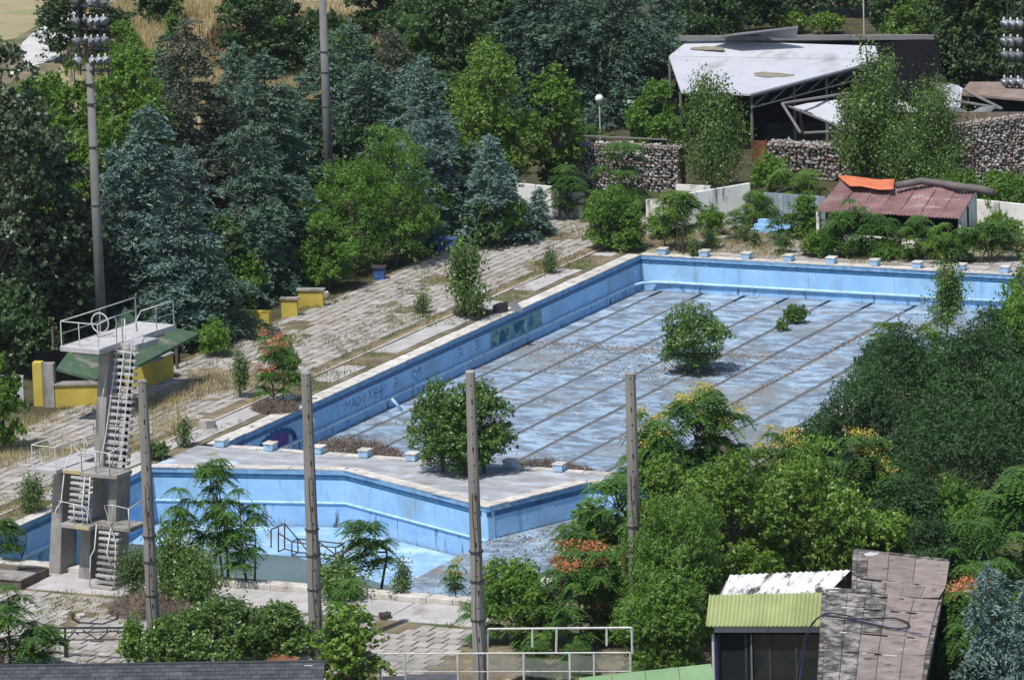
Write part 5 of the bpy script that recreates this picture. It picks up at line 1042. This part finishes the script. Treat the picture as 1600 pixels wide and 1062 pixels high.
# cables
def cable(pts,r,m,label,name='roof_cable'): 
    P=[Vector(G(*p)) for p in pts]; Q=[]
    for i in range(len(P)-1):
        for k in range(6):
            t_=k/6; p0=P[max(i-1,0)];p1=P[i];p2=P[i+1];p3=P[min(i+2,len(P)-1)]
            Q.append(.5*((2*p1)+(p2-p0)*t_+(2*p0-5*p1+4*p2-p3)*t_*t_+(3*p1-p0-3*p2+p3)*t_**3))
    Q.append(P[-1]); MB().tube(Q,r,5).obj(name,m,None,label,'cable',smooth=True)
z1=Zr+.12
cable([(1248,1070,2.9),(1256,1020,3.2),(1270,975,3.9),(1290,961,z1+.1),(1325,966,z1),(1370,975,z1),(1412,985,z1),(1440,990,z1)],.02,m_bluecable,'blue cable hanging over the windows and running across the flat roof')
cable([(1244,1070,2.9),(1251,1025,3.2),(1266,978,3.9),(1292,958,z1+.1),(1330,962,z1+.05)],.028,m_cable,'black cable hanging beside the blue one over the dark windows')
cable([(1292,962,z1+.1),(1340,966,z1),(1395,965,z1),(1420,974,z1),(1412,981,z1),(1380,979,z1),(1330,968,z1)],.032,m_cable,'thick black cable loop lying on the flat roof')
# thin summer air: one even box round the camera and the whole place
b=MB(); b.box(-760,760,-440,1260,-6.3,58); hz=b.obj('haze',m_black,None,kind='stuff')
mh=bpy.data.materials.new('thin_air'); mh.use_nodes=True; n_=mh.node_tree.nodes; n_.remove(n_['Principled BSDF']); pv=n_.new('ShaderNodeVolumePrincipled')
pv.inputs['Color'].default_value=(.85,.92,1,1); pv.inputs['Density'].default_value=.00005; pv.inputs['Anisotropy'].default_value=.2
mh.node_tree.links.new(pv.outputs[0],n_['Material Output'].inputs['Volume']); hz.data.materials[0]=mh
# ================================================================ PLANTS PLACED
gB='dark trees closing the view at the top'
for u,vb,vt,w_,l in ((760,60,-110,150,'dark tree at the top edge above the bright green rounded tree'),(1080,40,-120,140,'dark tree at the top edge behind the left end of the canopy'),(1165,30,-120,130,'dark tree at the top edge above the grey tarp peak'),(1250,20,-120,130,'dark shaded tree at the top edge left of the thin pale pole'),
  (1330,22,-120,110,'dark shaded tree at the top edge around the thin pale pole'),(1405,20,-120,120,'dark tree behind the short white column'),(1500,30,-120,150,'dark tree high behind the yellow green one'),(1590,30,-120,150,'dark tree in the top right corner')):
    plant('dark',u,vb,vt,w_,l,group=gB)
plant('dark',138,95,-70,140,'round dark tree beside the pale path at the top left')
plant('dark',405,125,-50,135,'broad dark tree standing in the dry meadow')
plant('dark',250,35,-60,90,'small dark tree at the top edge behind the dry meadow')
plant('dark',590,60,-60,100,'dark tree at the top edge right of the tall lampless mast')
plant('cedar',560,285,25,150,'dark green conifer directly right of the tall lampless mast')
plant('darkcedar',620,215,45,110,'thin ragged conifer with white gaps behind it')
plant('ailan',652,165,10,70,'narrow bright ailanthus at the top between dark conifers')
plant('dark',700,170,-40,130,'dark tree above the blue spruce with the pointed top')
plant('cedar',835,190,-70,150,'tall dark cedar above the globe lamp, leftmost of the cedar row')
plant('cedar',905,188,-90,190,'huge grey green cedar behind the globe lamp')
plant('cedar',985,185,-70,170,'grey green cedar left of the big canopy')
plant('cedar',1040,170,-60,130,'dark cedar overlapping the left corner of the big canopy')
plant('dark',1115,75,-70,110,'dark green tree touching the back of the big canopy')
plant('dark',1190,50,-40,90,'leafy tree behind the grey tarp peak')
plant('yellowish',1290,52,18,60,'low bright shrub patch behind the canopy gutter')
plant('yellowish',1235,50,14,50,'low bush left of the bright shrub patch behind the canopy')
plant('yellowish',1440,175,-20,110,'yellow green tree right of the canopy end')
plant('dark',1395,60,-40,80,'dark olive tree beside the short white column')
plant('dark',1520,185,-60,150,'dark tree behind the flat brown shelter')
plant('spruce',1535,150,30,90,'shaded blue spruce left of the right edge lamps')
plant('dark',1610,190,-50,150,'dark tree cut by the right edge behind the lamps')
# left forest
plant('silver',10,560,30,215,'big silver backed poplar filling the left edge')
plant('silver',105,545,215,130,'smaller silver backed poplar between the left edge and the floodlight mast')
plant('silver',60,548,320,180,'low silver backed poplar crown behind the snack bar')
plant('broad',115,440,80,170,'bright green broadleaf tree behind the floodlight mast lamps')
plant('broad',205,430,62,150,'bright green broadleaf tree between the mast and the brown cedar')
plant('broad',150,470,170,170,'lower bright green broadleaf tree crossed by the floodlight mast')
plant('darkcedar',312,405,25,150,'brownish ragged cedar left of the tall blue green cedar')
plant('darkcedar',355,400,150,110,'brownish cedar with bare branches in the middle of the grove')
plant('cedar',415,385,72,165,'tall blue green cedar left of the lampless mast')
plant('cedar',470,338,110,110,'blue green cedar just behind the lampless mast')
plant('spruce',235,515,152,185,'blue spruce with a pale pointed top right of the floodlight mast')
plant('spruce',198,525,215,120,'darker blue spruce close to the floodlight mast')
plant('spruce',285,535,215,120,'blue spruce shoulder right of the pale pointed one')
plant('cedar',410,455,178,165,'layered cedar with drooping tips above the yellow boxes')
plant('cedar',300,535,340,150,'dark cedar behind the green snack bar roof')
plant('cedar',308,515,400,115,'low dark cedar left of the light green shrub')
plant('ash',368,482,385,95,'light green leafy shrub among the cedars above the largest yellow box')
plant('ash',335,556,495,50,'low leafy bush right of the snack bar counter')
plant('cedar',468,438,330,85,'small cedar beside the shaded yellow box')
plant('ash',555,425,240,140,'fresh green tree right of the lampless mast foot')
plant('ash',618,412,185,150,'tallest fresh green tree of the thicket above the dark blue grey box')
plant('ash',515,452,325,90,'low fresh green tree at the foot of the lampless mast')
plant('ash',650,385,250,110,'fresh green tree on the right of the thicket by the blue box')
plant('spruce',688,370,75,135,'blue spruce with a pointed top in the centre of the grove')
plant('spruce',645,385,180,110,'blue spruce left behind the pointed central one')
plant('spruce',770,380,200,90,'slender blue spruce at the right end of the grove')
plant('cedar',745,365,215,120,'dark cedar in shade above the blue boxes')
plant('cedar',790,375,250,70,'dark low conifer beside the short white wall piece')
plant('cedar',705,378,290,90,'shaded low conifer behind the first blue box')
plant('yellowish',772,312,50,140,'rounded bright green tree in the centre of the top half')
plant('broad',865,300,95,90,'mid green tree between the rounded bright tree and the cedars')
plant('broad',790,318,175,64,'green tree at the left end of the stone wall')
plant('spruce',838,366,290,48,'little blue spruce on the deck before the short white wall')
for (sp,u,vb,vt,w_,l) in (('dark',500,120,10,110,'dark bush at the meadow edge behind the lampless mast'),('ash',545,150,40,90,'olive green bush right of the lampless mast'),('dark',600,190,60,110,'dark crown right of the olive bush by the mast'),('cedar',380,230,60,120,'cedar top at the lower edge of the dry meadow'),
 ('cedar',270,240,45,110,'cedar top left of the brownish cedar at the meadow edge'),('broad',225,200,70,110,'bright green crown at the lower left edge of the meadow'),('ash',195,110,30,60,'green bush right of the round dark tree'),('dark',660,90,-40,120,'dark crown at the top edge near the gravel road'),
 ('ash',275,70,5,34,'slim green sapling in the straw coloured meadow'),('cedar',640,250,95,110,'ragged cedar before the pale gap'),('ash',1290,400,350,60,'green bush at the left kiosk counter'),('ailan',1430,398,325,80,'ailanthus between the kiosk roof and the far pool edge'),
 ('ash',1255,372,300,60,'green clump beneath the light green ailanthus'),('ash',1560,380,330,70,'green bush at the right end of the far deck'),('ash',1480,400,365,70,'low green bush between the right kiosk corner and the pool'),('ash',1385,404,372,60,'low green bush before the kiosk counter'),('ash',1205,300,235,60,'green bush below the rusty gate')):
    plant(sp,u,vb,vt,w_,l)
gF='understorey filling the left grove'
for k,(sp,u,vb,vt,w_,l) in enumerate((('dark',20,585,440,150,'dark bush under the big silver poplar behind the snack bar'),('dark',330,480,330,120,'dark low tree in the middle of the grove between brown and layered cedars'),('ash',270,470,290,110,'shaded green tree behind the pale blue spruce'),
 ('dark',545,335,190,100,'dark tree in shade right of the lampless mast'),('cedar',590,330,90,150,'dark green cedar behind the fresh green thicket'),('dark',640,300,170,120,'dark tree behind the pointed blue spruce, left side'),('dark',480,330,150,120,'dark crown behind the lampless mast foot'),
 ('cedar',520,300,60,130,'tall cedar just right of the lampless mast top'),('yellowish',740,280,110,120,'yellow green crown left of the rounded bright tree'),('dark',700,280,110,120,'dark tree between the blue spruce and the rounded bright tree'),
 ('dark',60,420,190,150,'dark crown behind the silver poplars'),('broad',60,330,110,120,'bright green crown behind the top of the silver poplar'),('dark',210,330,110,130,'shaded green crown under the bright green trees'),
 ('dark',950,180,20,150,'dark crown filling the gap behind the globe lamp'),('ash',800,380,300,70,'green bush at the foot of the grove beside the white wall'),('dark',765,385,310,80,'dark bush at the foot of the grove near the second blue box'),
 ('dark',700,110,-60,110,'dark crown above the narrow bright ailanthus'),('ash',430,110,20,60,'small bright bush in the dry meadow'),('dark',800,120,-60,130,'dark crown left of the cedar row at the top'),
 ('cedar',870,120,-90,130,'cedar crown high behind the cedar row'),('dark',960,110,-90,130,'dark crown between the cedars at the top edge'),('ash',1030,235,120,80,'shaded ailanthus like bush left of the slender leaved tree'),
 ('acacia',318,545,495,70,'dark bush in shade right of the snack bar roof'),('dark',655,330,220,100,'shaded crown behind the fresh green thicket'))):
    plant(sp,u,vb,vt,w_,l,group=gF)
# around the walls
plant('ailan',892,342,248,85,'leaning ailanthus sapling before the white wall piece with rust streaks')
plant('ailan',975,330,212,110,'ailanthus tree hanging before the left stone wall')
plant('ash',955,388,285,95,'bright green bush at the far left corner of the deck')
plant('ash',982,390,320,60,'lower yellow green bush beside the bright corner bush')
plant('ailan',925,220,190,50,'little plant on top of the left stone wall',name='sapling',cat='sapling')
plant('yellowish',899,222,185,26,'yellow green sapling left of the globe lamp pole')
plant('poplar',1113,296,112,115,'dense slender leaved tree before the left edge of the canopy')
plant('ailan',1075,215,150,80,'shaded ailanthus under the left canopy corner')
plant('poplar',1385,292,58,100,'tall upright tree covering the middle of the collapsed canopy')
plant('poplar',1345,292,125,80,'upright tree left of the tallest one before the canopy')
plant('poplar',1455,295,95,110,'yellowish upright tree before the torn white sheet')
plant('poplar',1420,300,190,130,'bushy poplar thicket before the right stone wall')
gs='ailanthus saplings on the far deck'
plant('ailanl',1050,392,290,70,'thin stemmed sapling at the far pool corner, left one of the twin saplings',group=gs)
plant('ailanl',1068,394,285,60,'thin stemmed sapling at the far pool corner, right one of the twin saplings',group=gs)
plant('ailan',1150,372,320,46,'small ailanthus before the mould streaked wall',group=gs)
plant('ailanl',1112,388,358,40,'low sapling by the second starting block',group=gs)
plant('ailanl',1252,340,250,105,'light green ailanthus between sheet fence and red kiosk',group=gs)
plant('ailan',1225,395,360,40,'low weedy sapling before the faded blue steps',group=gs)
plant('ailan',1330,400,300,80,'ailanthus overlapping the lower left corner of the red roof',group=gs)
plant('ailan',1300,402,345,60,'low ailanthus before the kiosk counter, left part',group=gs)
plant('ailan',1375,402,320,60,'ailanthus before the middle of the red roof',group=gs)
plant('ailanl',1405,406,350,80,'leafy ailanthus clump right of the kiosk counter',group=gs)
plant('ailanl',1460,408,342,85,'leafy ailanthus clump before the right kiosk corner',group=gs)
plant('ailan',1512,410,340,70,'ailanthus clump right of the red roof',group=gs)
plant('ailan',1552,408,330,60,'dark stemmed ailanthus over the right end of the far pool wall',group=gs)
plant('ailan',1595,405,345,80,'ailanthus cut by the right edge above the pool corner',group=gs)
plant('ash',1500,330,262,90,'green shrub behind the rolled sheeting by the right stone wall')
plant('ash',1575,350,265,80,'shrub at the right edge below the tall stone wall')
for u,v,w_,l in ((1085,400,26,'weed clump left of the second starting block'),(1262,398,30,'weed clump by the fourth starting block'),(1320,402,40,'weed clump behind the fifth starting block'),(1345,400,30,'tall weeds between the fifth and sixth starting blocks'),(1180,385,28,'weed clump on the far deck behind the third starting block')):
    plant('weed',u,v,v-30,w_,l,group='weed clumps on the far deck')
plant('ash',1612,560,400,110,'green leafy tree cut by the right edge over the pool corner')
plant('ash',1600,620,455,130,'low branches of a green tree at the right edge')
plant('poplar',1480,520,405,66,'slim poplar growing before the right end of the far pool wall')
plant('ailanl',1385,585,488,80,'light green ailanthus crown over the right side of the pool floor')
plant('ailanl',1455,560,488,60,'light green ailanthus beside the slim poplar')
plant('dark',420,60,-60,100,'dark bush behind the broad meadow tree')
for (sp,u,vb,vt,w_,l) in (('ailanl',1190,352,285,60,'light green sapling hanging over the sheet metal fence'),('ash',1110,366,318,50,'green bush at the foot of the mould streaked wall'),('ash',1030,372,330,40,'small bush at the left end of the white wall behind the twin saplings'),
 ('ailan',1215,374,330,50,'ailanthus before the faded blue steps, right side'),('weed',1165,376,350,34,'weeds before the faded blue steps, left side')):
    plant(sp,u,vb,vt,w_,l)
# pool and deck plants
plant('dense',1088,582,468,94,'round dense bush growing alone on the pool floor',z=-2.,name='pool_bush',cat='bush')
plant('dense',1243,505,472,30,'small dark bush on the far pool floor',z=-2.,name='small_bush',cat='bush')
plant('dense',1222,517,494,16,'tiny bush left of the small dark bush on the pool floor',z=-2.,name='small_bush',cat='bush')
plant('dense',692,736,588,100,'dense glossy shrub on the near pool edge, left crown left of the third post')
plant('dense',727,741,612,90,'dense glossy shrub on the near pool edge, middle crown behind the third post')
plant('dense',757,738,590,82,'dense glossy shrub on the near pool edge, right crown right of the third post')
plant('poplar',733,497,372,72,'young poplar with pale leaves on the left deck beside the pool coping')
plant('weed',662,489,452,36,'small dark green weed bush on the paving left of the young poplar')
plant('weed',860,427,383,32,'small weed plant on the paving near the far corner')
plant('weed',375,620,533,38,'thin feathery plant left of the orange flowering ailanthus')
plant('ailanq',432,632,515,78,'orange flowering ailanthus on the left deck beside the second post')
plant('ash',452,600,520,36,'upright green shoot on the right of the orange flowering ailanthus')
plant('weed',287,697,650,36,'feathery green weed by the near left pool corner')
plant('dense',246,716,690,36,'low green bush right of the tower by the pool corner',name='small_bush',cat='bush')
plant('weed',52,800,742,60,'leafy weeds beside the left coping of the diving pool')
plant('weed',95,790,730,36,'upright weed plant between the left coping and the tower')
plant('ailan',14,880,790,60,'ailanthus cut by the left edge above the pump box')
plant('broad',6,705,545,80,'light green bush at the left edge before the snack bar')
plant('weed',210,935,850,70,'sparse leafy bush at the foot of the tower stairs')
plant('ailan',288,915,742,100,'ailanthus sapling with wide fronds right of the first post')
plant('ailan',350,908,690,60,'tall thin ailanthus reaching over the divider deck')
plant('ailan',388,912,740,95,'ailanthus with hanging fronds right of the tall thin one')
plant('poplar',300,945,862,120,'sparse yellow green bush before the diving pool kerb')
plant('poplar',270,940,820,60,'thin shrub between first post and the fronds')
plant('ailan',578,922,783,78,'star shaped ailanthus sapling in the middle of the diving pool',z=-.05)
plant('weed',628,932,862,42,'thin leaning shrub at the right end of the murky water')
plant('poplar',530,935,865,90,'yellow green bush behind the second post')
plant('ailan',540,970,890,60,'small sapling right of the second post')
plant('ailany',712,935,868,48,'small flowering sapling left of the third post on the terrace')
plant('dense',350,1048,925,155,'glossy green bush at the bottom, left of centre between the first two posts')
plant('dense',432,1040,938,110,'glossy green bush left of the second post')
plant('dense',275,1048,955,100,'glossy green bush right of the first post')
plant('ash',212,1042,952,44,'light green topped bush directly left of the first post')
plant('yellowish',548,1085,935,115,'yellow green bush at the bottom right of the second post')
plant('ailan',20,1050,895,110,'leafy ailanthus in the lower left corner')
plant('ailan',70,1045,965,90,'low ailanthus before the truss gantry, lower left')
# right masses
plant('acacia',1350,765,560,165,'dark feathery acacia at the pool side, leftmost of the dark trees')
plant('acacia',1420,700,500,200,'dark feathery acacia with the highest crown right of the pool')
plant('acacia',1530,720,495,200,'dark acacia behind the right edge, below the leafy green one')
plant('acacia',1500,830,600,260,'broad dark acacia crown in the middle of the right side')
plant('acacia',1600,800,560,180,'dark acacia cut by the right edge')
plant('ailany',1095,800,588,190,'yellow flowering ailanthus whose top touches the round pool bush')
plant('ailany',1015,830,628,130,'yellow flowering ailanthus behind the fourth post')
plant('ailany',1215,830,665,130,'yellow flowering ailanthus between the pool and the dark acacias')
plant('ailany',1370,880,655,150,'yellow flowering ailanthus before the dark acacias')
plant('ailan',955,885,725,160,'ailanthus mass covering the right end of the diving pool')
plant('ailan',900,910,800,80,'low ailanthus over the terrace edge')
plant('ailano',905,1010,838,160,'orange flowering ailanthus behind the white pipe frame')
plant('ailano',960,1000,900,120,'orange flowering ailanthus lower right near the fourth post')
plant('yellowish',1150,975,690,220,'large yellow green tree above the white corrugated roof')
plant('yellowish',1275,940,680,200,'large yellow green tree above the flat roof')
plant('ash',1060,1020,760,190,'dense green tree right of the fourth post')
plant('yellowish',1065,930,700,150,'yellow green tree between the fourth post and the large ones')
plant('ash',1040,1060,880,150,'low green tree above the mint green roof')
plant('acacia',1420,900,740,170,'greyish dark tree behind the flat roof')
plant('ailan',1520,960,790,150,'ailanthus right of the flat roof in the shade of the acacias')
plant('ailan',1590,930,700,120,'ailanthus at the right edge above the corner spruce')
plant('ailano',1512,1100,885,120,'orange tinted ailanthus hanging over the flat roof')
plant('ailan',1500,1140,950,120,'ailanthus at the bottom right in front of the flat roof')
plant('spruce',1570,1150,855,140,'blue spruce in the lower right corner')
plant('ailan',760,1000,905,90,'low leafy ailanthus right of the third post')
plant('ash',815,1000,865,110,'green shrub right of the third post by the terrace kerb')
plant('ailanl',850,1010,905,110,'light green ailanthus behind the left half of the pipe frame')
plant('ailan',830,1060,990,90,'ailanthus in front of the chain link fence')
plant('ailan',905,1050,990,100,'ailanthus inside the pipe frame')
plant('ailan',890,1085,1010,70,'sapling below the chain link fence')
for (sp,u,vb,vt,w_,l) in (('ash',960,1000,850,110,'green shrub behind the fourth post foot'),('yellowish',1380,930,790,130,'yellow green crown above the top edge of the flat roof'),('ailan',1000,760,690,110,'ailanthus crown left of the fourth post at the pool corner'),
 ('ailan',1150,790,700,140,'ailanthus crown in the middle of the right mass'),('ailan',1290,850,700,140,'ailanthus crown above the large yellow green tree'),('acacia',1280,745,640,120,'dark low crown at the pool side'),('acacia',1390,600,520,130,'dark crown beside the light green ailanthus'),
 ('acacia',1560,620,470,130,'dark crown under the leafy green tree at the right'),('ailan',1560,1010,860,130,'ailanthus directly behind the corner spruce'),('ash',1500,900,740,130,'green crown between dark acacias and flat roof'),('acacia',1460,960,800,130,'shaded crown touching the flat roof corner'),
 ('spruce',1610,1120,880,120,'second blue spruce cut by the right edge'),('dense',1095,1000,850,110,'glossy green crown left of the white corrugated roof'),('yellowish',935,880,780,110,'yellow green crown left of the fourth post'),('ash',1560,700,590,150,'green crown at the right edge among acacias'),
 ('yellowish',1190,930,790,150,'yellow green crown just above the white corrugated roof'),('ailan',1590,1010,900,90,'ailanthus at the right edge behind the spruces'),('weed',760,960,880,60,'weeds on the terrace kerb right of the third post')):
    plant(sp,u,vb,vt,w_,l)
# dry brush on the pool floor
p=G(552,722,-2); 
def brush(name,p,label,N,rx,ry,h):
    rg=np.random.default_rng(N); C=[];A=[];B=[]
    a=rg.uniform(0,2*PI,N); r_=np.sqrt(rg.random(N)); C=np.stack([p[0]+r_*rx*np.cos(a),p[1]+r_*ry*np.sin(a),p[2]+h*rg.random(N)*(1-.6*r_)],1)
    A=unit(rg.normal(0,1,(N,3))+np.array([0,0,.6]))*rg.uniform(.12,.4,(N,1)); B=unit(np.cross(A,rg.normal(0,1,(N,3))))*.011
    o=quads(name,C,A,B,rg.random(N),m_twig,kind='stuff'); o['label']=label; return o
brush('dry_brush',p,'grey brown dead brush on the pool floor behind the near edge',7000,2.6,1.1,1.5)
brush('dry_brush',G(600,728,-2),'low dead brush along the near pool wall',3000,2.2,.6,.7)
brush('dry_brush',G(860,738,-2),'dead brush behind the right starting blocks',2600,2.3,.5,.75)
brush('dry_brush',G(735,490,0),'dead twigs at the foot of the young poplar',1500,.9,.9,.4)
brush('dry_brush',G(235,955,0),'dead twigs on the paving between tower and first post',3500,1.8,1.6,.8)
brush('dry_brush',G(430,640,0),'dead twigs around the foot of the orange flowering ailanthus',2000,1.2,1.0,.6)
